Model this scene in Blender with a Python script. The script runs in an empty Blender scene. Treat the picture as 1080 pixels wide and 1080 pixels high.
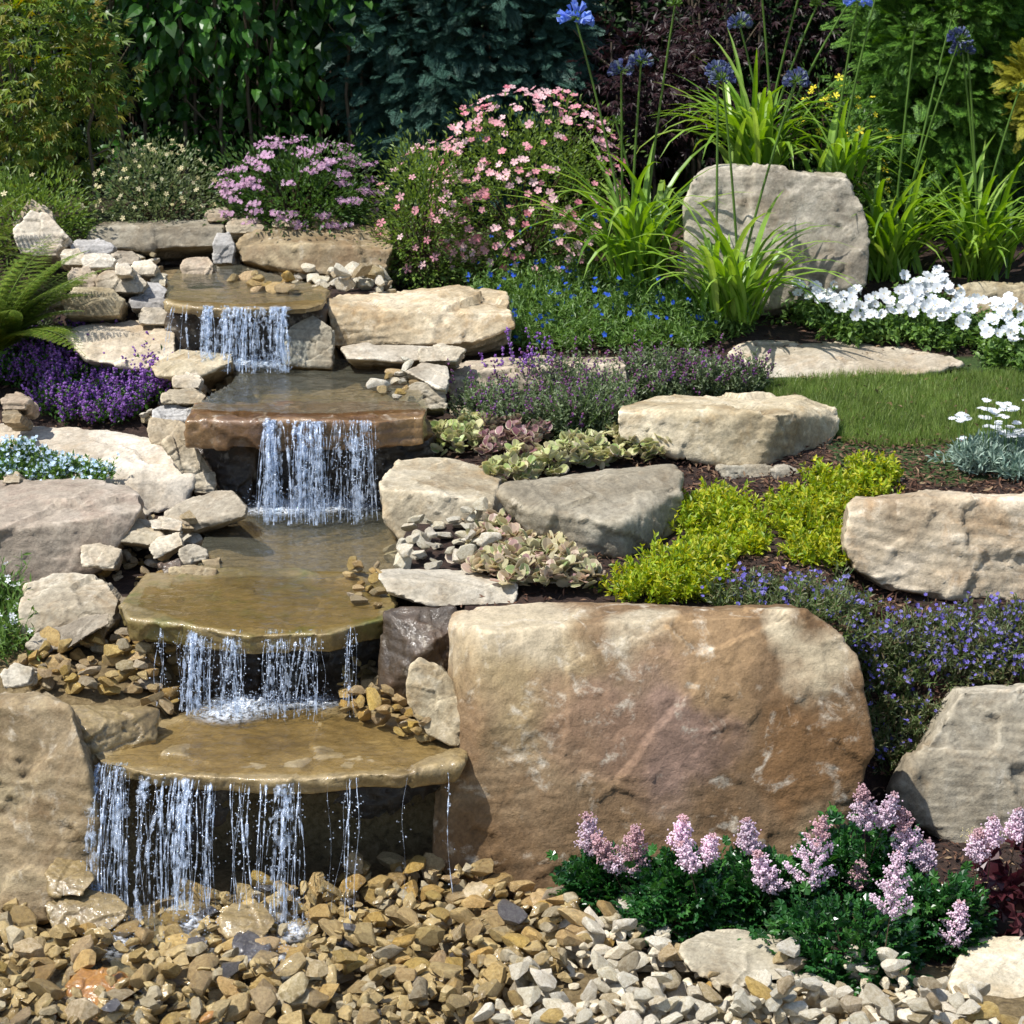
# rock garden
import bpy, bmesh, math, random
import numpy as np
from mathutils import Vector

R = math.radians
C = bpy.context.scene.collection
sc = bpy.context.scene
rng = np.random.default_rng(7)
random.seed(7)

# ------------------------------------------------------------------ camera, sky, sun
CAMY, CAMZ, TH = -6.5, 3.26, R(15.5)
FOV = R(26)
F = 540 / math.tan(FOV / 2)
cam = bpy.data.cameras.new('camera'); cam_o = bpy.data.objects.new('camera', cam); C.objects.link(cam_o)
cam_o.location = (0, CAMY, CAMZ); cam_o.rotation_euler = (math.pi / 2 - TH, 0, 0)
cam.sensor_width = 36; cam.sensor_fit = 'HORIZONTAL'; cam.lens = 18 / math.tan(FOV / 2)
cam.clip_start = 0.1; cam.clip_end = 500
cam.dof.use_dof = True; cam.dof.focus_distance = 7.9; cam.dof.aperture_fstop = 9.0
sc.camera = cam_o

SUN = Vector((-0.43, -0.20, 0.88)).normalized()
world = bpy.data.worlds.new('World'); sc.world = world; world.use_nodes = True
wn = world.node_tree.nodes; wl = world.node_tree.links
sky = wn.new('ShaderNodeTexSky'); sky.sky_type = 'NISHITA'; sky.sun_disc = False
sky.sun_elevation = math.asin(SUN.z); sky.sun_rotation = math.atan2(SUN.x, SUN.y)
wl.new(sky.outputs[0], wn['Background'].inputs[0]); wn['Background'].inputs[1].default_value = 0.125
sl = bpy.data.lights.new('sun', 'SUN'); sl.energy = 4.6; sl.angle = R(0.5); sl.color = (1.0, 0.97, 0.92)
so = bpy.data.objects.new('sun', sl); C.objects.link(so); so.rotation_euler = SUN.to_track_quat('Z', 'Y').to_euler()
so.location = (-4, -3, 8)
sc.view_settings.view_transform = 'Standard'; sc.view_settings.look = 'None'
sc.view_settings.exposure = 0.33; sc.view_settings.gamma = 1.0
sc.cycles.max_bounces = 8; sc.cycles.transparent_max_bounces = 24; sc.cycles.caustics_reflective = False; sc.cycles.caustics_refractive = False
sc.cycles.use_denoising = True

# ------------------------------------------------------------------ geometry helpers
ct, st = math.cos(TH), math.sin(TH)
def ray(px, py):
    u = (np.asarray(px, float) - 540) / F; v = (540 - np.asarray(py, float)) / F
    return u, ct + v * st, -st + v * ct
def P(px, py, Y):
    u, dy, dz = ray(px, py); t = (Y - CAMY) / dy
    return np.array([u * t, Y, CAMZ + dz * t])
def PZ(px, py, z):
    u, dy, dz = ray(px, py); t = (z - CAMZ) / dz
    return np.array([u * t, CAMY + dy * t, z])
def mpp(Y): return (Y - CAMY) * 1.03 / F
def wx(px, Y): return (px - 540) * mpp(Y)

def hsh(ix, iy, iz, s):
    h = (ix.astype(np.int64) * 73856093) ^ (iy.astype(np.int64) * 19349663) ^ (iz.astype(np.int64) * 83492791) ^ (s * 2654435761)
    h &= 0xffffffff; h ^= h >> 15; h = (h * 2246822519) & 0xffffffff; h ^= h >> 13; h = (h * 3266489917) & 0xffffffff; h ^= h >> 16
    return h / 4294967295.0 * 2 - 1
def vn(p, s=0):
    i = np.floor(p); f = p - i; u = f * f * (3 - 2 * f); i = i.astype(np.int64); r = 0
    for a in (0, 1):
        for b in (0, 1):
            for c in (0, 1):
                w = (u[:, 0] if a else 1 - u[:, 0]) * (u[:, 1] if b else 1 - u[:, 1]) * (u[:, 2] if c else 1 - u[:, 2])
                r = r + w * hsh(i[:, 0] + a, i[:, 1] + b, i[:, 2] + c, s)
    return r
def fbm(p, o=4, s=0, g=0.5):
    r = 0; a = 1
    for k in range(o):
        r = r + a * vn(p * 2 ** k + k * 17.3, s + k); a *= g
    return r

PS = ([-3, .75, .85, 1.35, 1.45, 2.85, 2.95, 3.75, 3.85, 5.1, 5.3, 7, 60], [-.03, -.03, .33, .36, .66, .66, 1.08, 1.08, 1.39, 1.39, 1.5, 1.6, 1.6])
PR = ([-3, .68, 1.0, 1.9, 2.8, 3.8, 4.2, 4.9, 5.8, 60], [-.03, -.03, .76, .83, .92, 1.05, 1.13, 1.28, 1.45, 1.6])
PL = ([-3, .35, .8, 1.1, 1.5, 1.9, 2.6, 3.3, 3.8, 4.2, 4.8, 5.2, 60], [-.03, -.03, .45, .53, .58, .64, .78, .94, 1.08, 1.24, 1.44, 1.53, 1.6])
CH = [(-3, 90, 560), (.3, 90, 560), (.9, 150, 492), (1.1, 140, 470), (1.6, 205, 398), (2.6, 250, 410), (2.9, 235, 445), (3.5, 262, 395), (3.8, 185, 345), (4.6, 160, 330), (5.1, 150, 260), (5.4, 200, 260), (60, 200, 260)]
cy = np.array([c[0] for c in CH]); cyc = np.minimum(cy, 6)
cl = np.array([(c[1] - 540) * mpp(y) for c, y in zip(CH, cyc)]); cr = np.array([(c[2] - 540) * mpp(y) for c, y in zip(CH, cyc)])
def sst(x): x = np.clip(x, 0, 1); return x * x * (3 - 2 * x)
def tz(x, y, n=True):
    x = np.asarray(x, float); y = np.asarray(y, float)
    s = np.interp(y, *PS); r = np.interp(y, *PR); l = np.interp(y, *PL)
    # low lobelia bank at the far right of the front wall
    kk = sst((x - 1.17) / .12); r = r * (1 - kk) + kk * np.interp(y, [-3, .95, 1.3, 1.9, 2.8], [-.03, -.03, .56, .78, .92]) 
    r = np.where(y > 2.8, np.interp(y, *PR), r)
    xr_ = np.interp(y, cy, cr); r = np.maximum(r, 1.42 * sst((x - xr_ + .2) / .1) * sst((xr_ + .55 - x) / .2) * sst((y - 3.95) / .15) * sst((5.0 - y) / .2))
    a = sst((x - np.interp(y, cy, cl)) / .12); b = sst((x - np.interp(y, cy, cr)) / .12)
    z = l * (1 - a) + s * a; z = z * (1 - b) + r * b
    if n:
        p = np.stack([x.ravel() * 3, y.ravel() * 3, np.zeros(x.size)], 1)
        z = z + (fbm(p, 3, 5) * .018).reshape(x.shape)
    return z
def G(px, py):
    px = np.atleast_1d(np.asarray(px, float)); py = np.atleast_1d(np.asarray(py, float))
    u, dy, dz = ray(px, py); t = np.full(px.shape, 5.0) ; done = np.zeros(px.shape, bool)
    for k in range(700):
        x = u * t; y = CAMY + dy * t; z = CAMZ + dz * t
        done |= z <= tz(x, y, False)
        if done.all(): break
        t = np.where(done, t, t + .015)
    x = u * t; y = CAMY + dy * t
    return np.stack([x, y, tz(x, y)], 1)
def G1(px, py): return G(px, py)[0]

def inpoly(px, py, poly):
    ins = np.zeros(px.shape, bool); n = len(poly)
    for i in range(n):
        x1, y1 = poly[i]; x2, y2 = poly[(i + 1) % n]
        if y1 == y2: continue
        c = ((y1 > py) != (y2 > py)) & (px < (x2 - x1) * (py - y1) / (y2 - y1) + x1)
        ins ^= c
    return ins
def inside(poly, n, r=None):
    r = r or rng
    a = np.array(poly, float); lo = a.min(0); hi = a.max(0); out = np.zeros((0, 2))
    while len(out) < n:
        q = r.uniform(lo, hi, (n * 2, 2)); q = q[inpoly(q[:, 0], q[:, 1], poly)]
        out = np.vstack([out, q])
    return out[:n]

# ------------------------------------------------------------------ materials
def mat(name):
    m = bpy.data.materials.new(name); m.use_nodes = True; nt = m.node_tree; nt.nodes.clear()
    return m, nt
class NT:
    def __init__(s, nt): s.nt = nt
    def n(s, t, **k):
        nd = s.nt.nodes.new(t)
        for a, v in k.items(): setattr(nd, a, v)
        return nd
    def l(s, a, b): s.nt.links.new(a, b)
    def noise(s, co, scale, detail=6, rough=.6, dist=0.0):
        nd = s.n('ShaderNodeTexNoise'); nd.inputs['Scale'].default_value = scale; nd.inputs['Detail'].default_value = detail
        nd.inputs['Roughness'].default_value = rough; nd.inputs['Distortion'].default_value = dist
        if co is not None: s.l(co, nd.inputs['Vector'])
        return nd.outputs['Fac']
    def ramp(s, fac, stops, interp='LINEAR'):
        nd = s.n('ShaderNodeValToRGB'); cr_ = nd.color_ramp; cr_.interpolation = interp
        while len(cr_.elements) < len(stops): cr_.elements.new(.5)
        for e, (p, c) in zip(cr_.elements, stops): e.position = p; e.color = (*c, 1) if len(c) == 3 else c
        s.l(fac, nd.inputs[0]); return nd.outputs[0]
    def mix(s, fac, a, b, mode='MIX'):
        nd = s.n('ShaderNodeMix', data_type='RGBA', blend_type=mode)
        for sock, v in ((nd.inputs[0], fac), (nd.inputs[6], a), (nd.inputs[7], b)):
            if isinstance(v, (int, float)): sock.default_value = v
            elif isinstance(v, tuple): sock.default_value = (*v, 1)
            else: s.l(v, sock)
        return nd.outputs[2]
    def math(s, op, a, b=0.0, c=0.0):
        nd = s.n('ShaderNodeMath', operation=op)
        for i, v in enumerate((a, b, c)):
            if isinstance(v, (int, float)): nd.inputs[i].default_value = v
            else: s.l(v, nd.inputs[i])
        return nd.outputs[0]
    def bump(s, h, dist, strength=1.0, normal=None):
        nd = s.n('ShaderNodeBump'); nd.inputs['Distance'].default_value = dist; nd.inputs['Strength'].default_value = strength
        s.l(h, nd.inputs['Height'])
        if normal is not None: s.l(normal, nd.inputs['Normal'])
        return nd.outputs[0]
def w3(v): return ((v, v, v))

def rock_mat(name, cols, stain=(.25, .13, .05), stain_amt=.5, rough=.85, wet=0.0, scale=1.0, veins=.5, crack=.5, perobj=0.0, spot=None, blobs=False):
    m, nt = mat(name); k = NT(nt)
    tc = k.n('ShaderNodeTexCoord').outputs['Object']
    oi = k.n('ShaderNodeObjectInfo')
    if perobj > 0:
        vm = k.n('ShaderNodeVectorMath', operation='ADD'); k.l(tc, vm.inputs[0])
        cb = k.n('ShaderNodeCombineXYZ'); r100 = k.math('MULTIPLY', oi.outputs['Random'], 37.0)
        for i in range(3): k.l(r100, cb.inputs[i])
        k.l(cb.outputs[0], vm.inputs[1]); tc = vm.outputs[0]
    n1 = k.noise(tc, 2.2 * scale, 9, .62, .5)
    ns = len(cols)
    col = k.ramp(n1, [(.34 + .32 * i / max(ns - 1, 1), c) for i, c in enumerate(cols)])
    n2 = k.noise(tc, 5.5 * scale, 10, .68, .8)
    sm = k.ramp(n2, [(.5, w3(0)), (.68, w3(1))]); sm = k.math('MULTIPLY', sm, stain_amt)
    col = k.mix(sm, col, stain)
    if spot:
        n5 = k.noise(tc, 3.1 * scale, 8, .6, 1.0)
        n5 = k.math('MULTIPLY', k.ramp(n5, [(.53, w3(0)), (.62, w3(1))]), .75); col = k.mix(n5, col, spot)
    if blobs:
        for (bx, by, bz, br, bc, ba) in BLOBS:
            dv = k.n('ShaderNodeVectorMath', operation='DISTANCE'); wv = k.n('ShaderNodeTexNoise'); wv.inputs['Scale'].default_value = 3.5; wv.inputs['Detail'].default_value = 7; k.l(tc, wv.inputs['Vector'])
            sv = k.n('ShaderNodeVectorMath', operation='SCALE'); k.l(wv.outputs['Color'], sv.inputs[0]); sv.inputs['Scale'].default_value = .55
            av = k.n('ShaderNodeVectorMath', operation='ADD'); k.l(tc, av.inputs[0]); k.l(sv.outputs[0], av.inputs[1]); k.l(av.outputs[0], dv.inputs[0]); dv.inputs[1].default_value = (bx + .275, by + .275, bz + .275)
            col = k.mix(k.math('MULTIPLY', k.ramp(dv.outputs['Value'], [(br * .55, w3(1)), (br, w3(0))]), ba), col, bc)
    # pale mineral scuffs
    n3 = k.noise(tc, 3.3 * scale, 7, .55, 1.2)
    v = k.math('ABSOLUTE', k.math('SUBTRACT', n3, .5)); v = k.math('SUBTRACT', 1.0, k.math('MULTIPLY', v, 22.0)); v = k.math('MAXIMUM', v, 0.0)
    n4 = k.noise(tc, 14 * scale, 6, .7, .3); vv = k.ramp(n4, [(.50, w3(0)), (.64, w3(1))]); v = k.math('MULTIPLY', v, vv)
    v = k.math('MULTIPLY', v, veins); col = k.mix(v, col, (.62, .55, .43))
    g = k.noise(tc, 75 * scale, 5, .75); g = k.ramp(g, [(.3, w3(.62)), (.5, w3(1.0)), (.7, w3(1.22))]); col = k.mix(.8, col, g, 'MULTIPLY')
    g2 = k.noise(tc, 19 * scale, 6, .7, .1); g2 = k.ramp(g2, [(.32, w3(.7)), (.52, w3(1.0)), (.7, w3(1.15))]); col = k.mix(.8, col, g2, 'MULTIPLY')
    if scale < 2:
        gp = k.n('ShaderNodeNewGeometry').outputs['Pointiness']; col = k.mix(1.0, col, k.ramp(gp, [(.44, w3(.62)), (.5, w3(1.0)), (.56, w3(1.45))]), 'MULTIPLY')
    if perobj > 0:
        hv = k.n('ShaderNodeHueSaturation'); k.l(col, hv.inputs['Color'])
        k.l(k.math('MULTIPLY_ADD', oi.outputs['Random'], perobj, 1 - perobj * .5), hv.inputs['Value'])
        r2 = k.math('FRACT', k.math('MULTIPLY', oi.outputs['Random'], 91.7)); k.l(k.math('MULTIPLY_ADD', r2, .3, .8), hv.inputs['Saturation'])
        r3 = k.math('FRACT', k.math('MULTIPLY', oi.outputs['Random'], 53.3)); k.l(k.math('MULTIPLY_ADD', r3, .014, .497), hv.inputs['Hue'])
        col = hv.outputs[0]
    # crack lines: stretched voronoi borders broken by noise
    hgt = k.math('MULTIPLY_ADD', k.noise(tc, 30 * scale, 9, .7, 0), .6, k.math('MULTIPLY', k.noise(tc, 9 * scale, 6, .6, .1), 1.2))
    hgt = k.math('ADD', hgt, k.math('MULTIPLY', k.noise(tc, 140 * scale, 4, .7), .22))
    if crack > 0:
        vo = k.n('ShaderNodeTexVoronoi', feature='DISTANCE_TO_EDGE'); vo.inputs['Scale'].default_value = 1.0 * scale
        mp = k.n('ShaderNodeVectorMath', operation='ADD'); k.l(tc, mp.inputs[0])
        nn = k.n('ShaderNodeTexNoise'); nn.inputs['Scale'].default_value = 4 * scale; nn.inputs['Detail'].default_value = 2.5; k.l(tc, nn.inputs['Vector'])
        sc_ = k.n('ShaderNodeVectorMath', operation='SCALE'); k.l(nn.outputs['Color'], sc_.inputs[0]); sc_.inputs['Scale'].default_value = .55 / scale
        k.l(sc_.outputs[0], mp.inputs[1]); k.l(mp.outputs[0], vo.inputs['Vector'])
        cf = k.ramp(vo.outputs['Distance'], [(0.0, w3(1)), (.007, w3(0))])
        cm = k.ramp(k.noise(tc, 1.9 * scale, 2, .5), [(.55, w3(0)), (.62, w3(1))]); cf = k.math('MULTIPLY', cf, cm); cf = k.math('MULTIPLY', cf, crack)
        col = k.mix(cf, col, (.06, .04, .025)); hgt = k.math('SUBTRACT', hgt, k.math('MULTIPLY', cf, .6))
    bs = k.n('ShaderNodeBsdfPrincipled'); k.l(col, bs.inputs['Base Color'])
    bs.inputs['Roughness'].default_value = rough; bs.inputs['Specular IOR Level'].default_value = .3
    nb = k.bump(hgt, .016 / math.sqrt(scale), .9 if scale > 2 else .6); k.l(nb, bs.inputs['Normal'])
    if wet > 0:
        bs.inputs['Coat Weight'].default_value = wet; bs.inputs['Coat Roughness'].default_value = .12; bs.inputs['Specular IOR Level'].default_value = .5
        wb = k.bump(k.noise(tc, 26, 4, .6, .6), .012, .7); k.l(wb, bs.inputs['Coat Normal'])
    o = k.n('ShaderNodeOutputMaterial'); k.l(bs.outputs[0], o.inputs[0])
    return m

def _b(px, py, Y, r, c, a): p = P(px, py, Y); return (float(p[0]), float(p[1]), float(p[2]), r, c, a)
BLOBS = [_b(560, 700, .6, .34, (.36, .27, .14), .8), _b(545, 650, .75, .30, (.50, .42, .29), .8), _b(700, 770, .55, .30, (.27, .175, .13), .85), _b(620, 760, .55, .22, (.27, .165, .10), .7), _b(850, 800, .6, .26, (.20, .105, .04), .85),
         _b(870, 690, .72, .17, (.50, .42, .28), .75), _b(840, 660, .8, .12, (.52, .44, .30), .7), _b(650, 900, .5, .34, (.19, .115, .055), .75), _b(760, 680, .7, .22, (.34, .22, .11), .7), _b(500, 880, .5, .2, (.15, .085, .035), .8), _b(690, 655, .75, .14, (.50, .43, .30), .7)]
M = {}
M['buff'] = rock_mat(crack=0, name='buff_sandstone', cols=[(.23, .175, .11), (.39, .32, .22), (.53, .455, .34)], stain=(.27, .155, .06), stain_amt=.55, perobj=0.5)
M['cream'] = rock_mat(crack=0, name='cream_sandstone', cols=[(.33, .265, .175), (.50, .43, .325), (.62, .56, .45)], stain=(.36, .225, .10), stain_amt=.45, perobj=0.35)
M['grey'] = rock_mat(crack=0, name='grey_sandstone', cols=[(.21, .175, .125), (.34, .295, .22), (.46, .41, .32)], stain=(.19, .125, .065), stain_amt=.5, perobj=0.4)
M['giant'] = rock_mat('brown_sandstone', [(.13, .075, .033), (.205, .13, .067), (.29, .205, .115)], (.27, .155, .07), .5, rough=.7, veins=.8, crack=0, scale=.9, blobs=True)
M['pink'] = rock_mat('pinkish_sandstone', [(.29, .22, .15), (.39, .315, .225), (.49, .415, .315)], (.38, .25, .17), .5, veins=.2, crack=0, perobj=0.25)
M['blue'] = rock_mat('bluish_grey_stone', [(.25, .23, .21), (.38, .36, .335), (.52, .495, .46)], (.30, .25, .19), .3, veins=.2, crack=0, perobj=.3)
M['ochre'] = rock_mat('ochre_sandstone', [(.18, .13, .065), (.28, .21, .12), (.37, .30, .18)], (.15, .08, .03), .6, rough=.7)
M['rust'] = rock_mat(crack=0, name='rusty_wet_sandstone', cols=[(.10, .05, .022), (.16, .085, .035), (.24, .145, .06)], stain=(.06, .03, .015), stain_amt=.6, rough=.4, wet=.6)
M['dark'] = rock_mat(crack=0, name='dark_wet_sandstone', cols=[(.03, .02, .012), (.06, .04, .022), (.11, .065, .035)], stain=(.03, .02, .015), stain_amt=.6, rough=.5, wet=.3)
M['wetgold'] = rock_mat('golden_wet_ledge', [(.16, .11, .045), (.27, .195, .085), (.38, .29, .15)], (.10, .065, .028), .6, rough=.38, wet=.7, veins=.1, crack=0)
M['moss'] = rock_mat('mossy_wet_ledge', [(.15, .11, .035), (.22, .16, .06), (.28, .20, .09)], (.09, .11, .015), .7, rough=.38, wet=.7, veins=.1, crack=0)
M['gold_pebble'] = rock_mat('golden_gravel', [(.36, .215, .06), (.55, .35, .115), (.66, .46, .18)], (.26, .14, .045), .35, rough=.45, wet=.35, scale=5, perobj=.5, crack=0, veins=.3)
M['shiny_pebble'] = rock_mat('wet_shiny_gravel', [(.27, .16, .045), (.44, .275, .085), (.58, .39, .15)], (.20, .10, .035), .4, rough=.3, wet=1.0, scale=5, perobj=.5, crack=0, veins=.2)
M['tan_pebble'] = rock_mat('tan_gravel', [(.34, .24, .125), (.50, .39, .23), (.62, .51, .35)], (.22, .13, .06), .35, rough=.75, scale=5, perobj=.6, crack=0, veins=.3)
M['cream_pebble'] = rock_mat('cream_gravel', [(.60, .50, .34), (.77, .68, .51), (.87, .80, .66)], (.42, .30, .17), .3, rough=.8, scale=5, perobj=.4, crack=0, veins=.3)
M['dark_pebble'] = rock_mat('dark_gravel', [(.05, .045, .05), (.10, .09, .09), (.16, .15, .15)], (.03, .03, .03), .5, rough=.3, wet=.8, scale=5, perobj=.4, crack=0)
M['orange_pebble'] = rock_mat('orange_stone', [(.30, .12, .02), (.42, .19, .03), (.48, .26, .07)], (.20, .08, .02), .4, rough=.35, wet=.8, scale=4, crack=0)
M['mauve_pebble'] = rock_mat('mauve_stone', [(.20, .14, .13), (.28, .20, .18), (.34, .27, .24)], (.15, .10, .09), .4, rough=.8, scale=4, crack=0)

def leaf_mat(name, cols, trans=.3, rough=.45, spec=.4, tint=None, coat=0.0, edge=None):
    m, nt = mat(name); k = NT(nt)
    ge = k.n('ShaderNodeNewGeometry')
    ns = len(cols); col = k.ramp(ge.outputs['Random Per Island'], [(i / max(ns - 1, 1), c) for i, c in enumerate(cols)])
    tc = k.n('ShaderNodeTexCoord').outputs['Object']
    g = k.ramp(k.noise(tc, 7, 3, .6), [(.3, w3(.7)), (.7, w3(1.3))]); col = k.mix(.8, col, g, 'MULTIPLY')
    bs = k.n('ShaderNodeBsdfPrincipled'); k.l(col, bs.inputs['Base Color']); bs.inputs['Roughness'].default_value = rough
    bs.inputs['Specular IOR Level'].default_value = spec
    tr = k.n('ShaderNodeBsdfTranslucent')
    hv = k.n('ShaderNodeHueSaturation'); hv.inputs['Saturation'].default_value = 1.15; hv.inputs['Value'].default_value = 1.5; hv.inputs['Hue'].default_value = .49; k.l(col, hv.inputs['Color']); k.l(hv.outputs[0], tr.inputs[0])
    mx = k.n('ShaderNodeMixShader'); mx.inputs[0].default_value = trans; k.l(bs.outputs[0], mx.inputs[1]); k.l(tr.outputs[0], mx.inputs[2])
    o = k.n('ShaderNodeOutputMaterial'); k.l(mx.outputs[0], o.inputs[0])
    return m
L = {}
L['dogwood'] = leaf_mat('large_leaf_green', [(0.012, 0.045, 0.006), (0.030, 0.099, 0.012), (0.049, 0.149, 0.020), (0.079, 0.198, 0.030)], .3, .38)
L['maple'] = leaf_mat('maple_leaf_yellow_green', [(0.066, 0.122, 0.014), (0.122, 0.199, 0.022), (0.188, 0.265, 0.033), (0.287, 0.221, 0.033)], .35)
L['cypress'] = leaf_mat('blue_green_cypress', [(0.019, 0.059, 0.038), (0.033, 0.092, 0.065), (0.059, 0.130, 0.097)], .1, .6)
L['acer'] = leaf_mat('purple_maple_leaf', [(0.017, 0.007, 0.008), (0.030, 0.011, 0.014), (0.039, 0.017, 0.017)], .2)
L['thuja'] = leaf_mat('thuja_green', [(0.041, 0.121, 0.013), (0.081, 0.194, 0.019), (0.162, 0.324, 0.033)], .15, .6)
L['gold_conifer'] = leaf_mat('golden_conifer', [(.25, .25, .02), (.38, .36, .03)], .15, .6)
L['shadehedge'] = leaf_mat('shade_toned_hedge_leaf', [(.008, .025, .006), (.015, .045, .01), (.025, .06, .014)], .15, .5)  # shade of the back row put into the leaf colour
L['potent'] = leaf_mat('potentilla_leaf', [(0.093, 0.155, 0.031), (0.155, 0.248, 0.047), (0.233, 0.327, 0.070)], .3)
L['potdark'] = leaf_mat('potentilla_dark_leaf', [(0.042, 0.091, 0.021), (0.070, 0.140, 0.028), (0.098, 0.196, 0.042)], .3)
L['silver'] = leaf_mat('silvery_shrub_leaf', [(0.134, 0.186, 0.073), (0.196, 0.248, 0.104), (0.248, 0.290, 0.145)], .25)
L['strap'] = leaf_mat('agapanthus_leaf', [(.10, .21, .02), (.17, .31, .035), (.25, .40, .06), (.33, .46, .10)], .35, .35, .5)
L['stem'] = leaf_mat('agapanthus_stem', [(.07, .14, .02), (.10, .19, .03), (.14, .24, .05)], .15, .4)
L['litho'] = leaf_mat('lithodora_leaf', [(.09, .17, .035), (.13, .23, .05), (.18, .29, .07)], .3)
L['thyme'] = leaf_mat('thyme_leaf', [(.09, .13, .06), (.15, .20, .09), (.24, .29, .16)], .25)
L['ajuga'] = leaf_mat('variegated_ajuga_leaf', [(.55, .56, .25), (.28, .38, .12), (.60, .58, .32), (.36, .46, .16), (.56, .48, .30)], .25)
L['ajugap'] = leaf_mat('purple_ajuga_leaf', [(.22, .09, .11), (.30, .16, .17), (.35, .22, .20), (.16, .06, .09)], .25)
L['ajugam'] = leaf_mat('mottled_ajuga_leaf', [(.52, .48, .28), (.36, .20, .20), (.28, .36, .14), (.52, .38, .32), (.54, .54, .28)], .25)
L['ajugae'] = leaf_mat('pale_ajuga_margin', [(.72, .68, .44), (.68, .58, .46), (.62, .60, .34)], .25)
L['lime'] = leaf_mat('lime_oregano_leaf', [(.13, .22, .015), (.24, .35, .02), (.34, .43, .025), (.44, .46, .03), (.52, .48, .04)], .35)
L['lobel'] = leaf_mat('lobelia_leaf', [(.07, .10, .035), (.12, .16, .06), (.17, .20, .085), (.20, .15, .08)], .3)
L['astil'] = leaf_mat('astilbe_leaf', [(.012, .06, .012), (.02, .09, .02), (.035, .13, .025), (.06, .18, .03)], .18, .3, .6)
L['heuch'] = leaf_mat('heuchera_leaf', [(.05, .012, .016), (.08, .02, .026), (.12, .04, .045)], .2, .35)
L['purplefol'] = leaf_mat('purple_flower_foliage', [(.03, .09, .015), (.06, .15, .02), (.09, .20, .03)], .3)
L['fern'] = leaf_mat('fern_frond', [(.09, .18, .02), (.16, .26, .035), (.28, .30, .05)], .35)
L['grass'] = leaf_mat('lawn_grass', [(.11, .18, .035), (.17, .25, .05), (.22, .31, .07), (.28, .32, .12)], .3)
L['white'] = leaf_mat('white_petal', [(0.672, 0.697, 0.722), (0.739, 0.756, 0.773)], .2, .6, .2)
L['pink'] = leaf_mat('pink_petal', [(.66, .22, .27), (.74, .40, .44), (.80, .56, .57)], .25, .6, .2)
L['mauve'] = leaf_mat('mauve_pink_petal', [(.45, .24, .38), (.56, .34, .48), (.64, .44, .56)], .2, .6, .2)
L['plume'] = leaf_mat('astilbe_floret', [(.74, .52, .63), (.84, .68, .76), (.88, .78, .84)], .2, .6, .2)
L['plumered'] = leaf_mat('astilbe_bud', [(.56, .34, .36), (.64, .44, .46)], .2, .6, .2)
L['violet'] = leaf_mat('violet_floret', [(.15, .055, .25), (.28, .12, .43), (.42, .22, .58)], .2, .6, .2)
L['blue'] = leaf_mat('gentian_blue_petal', [(.02, .07, .55), (.04, .13, .70)], .2, .6, .2)
L['lobblue'] = leaf_mat('lobelia_blue_petal', [(.13, .10, .42), (.20, .17, .54), (.30, .27, .62)], .2, .6, .2)
L['agablue'] = leaf_mat('agapanthus_petal', [(.14, .24, .68), (.25, .36, .78), (.34, .44, .82)], .25, .6, .2)
L['agadark'] = leaf_mat('agapanthus_bud', [(.07, .08, .22), (.11, .13, .28), (.18, .22, .20)], .2, .6, .2)
L['skyblue'] = leaf_mat('pale_blue_petal', [(.50, .64, .80), (.62, .74, .86)], .2, .6, .2)
L['yellow'] = leaf_mat('yellow_petal', [(.75, .62, .03), (.85, .75, .06)], .2, .6, .2)
L['creamfl'] = leaf_mat('cream_petal', [(.60, .52, .25), (.70, .62, .40)], .2, .6, .2)
L['thymefl'] = leaf_mat('thyme_floret', [(.16, .05, .14), (.24, .09, .20), (.22, .10, .32)], .2, .6, .2)
L['silverleaf'] = leaf_mat('silver_needle_leaf', [(.18, .27, .22), (.26, .35, .28), (.33, .42, .33)], .15)
L['bark'] = leaf_mat('bark_brown', [(.10, .075, .05), (.14, .11, .075)], 0, .85)
L['twig'] = leaf_mat('twig_brown', [(.07, .04, .025), (.11, .07, .04)], 0, .85)
L['mulch'] = leaf_mat('bark_mulch_chips', [(.035, .015, .009), (.07, .03, .018), (.12, .06, .035), (.16, .09, .055), (.14, .07, .04), (.30, .21, .12)], 0, .9)

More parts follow.
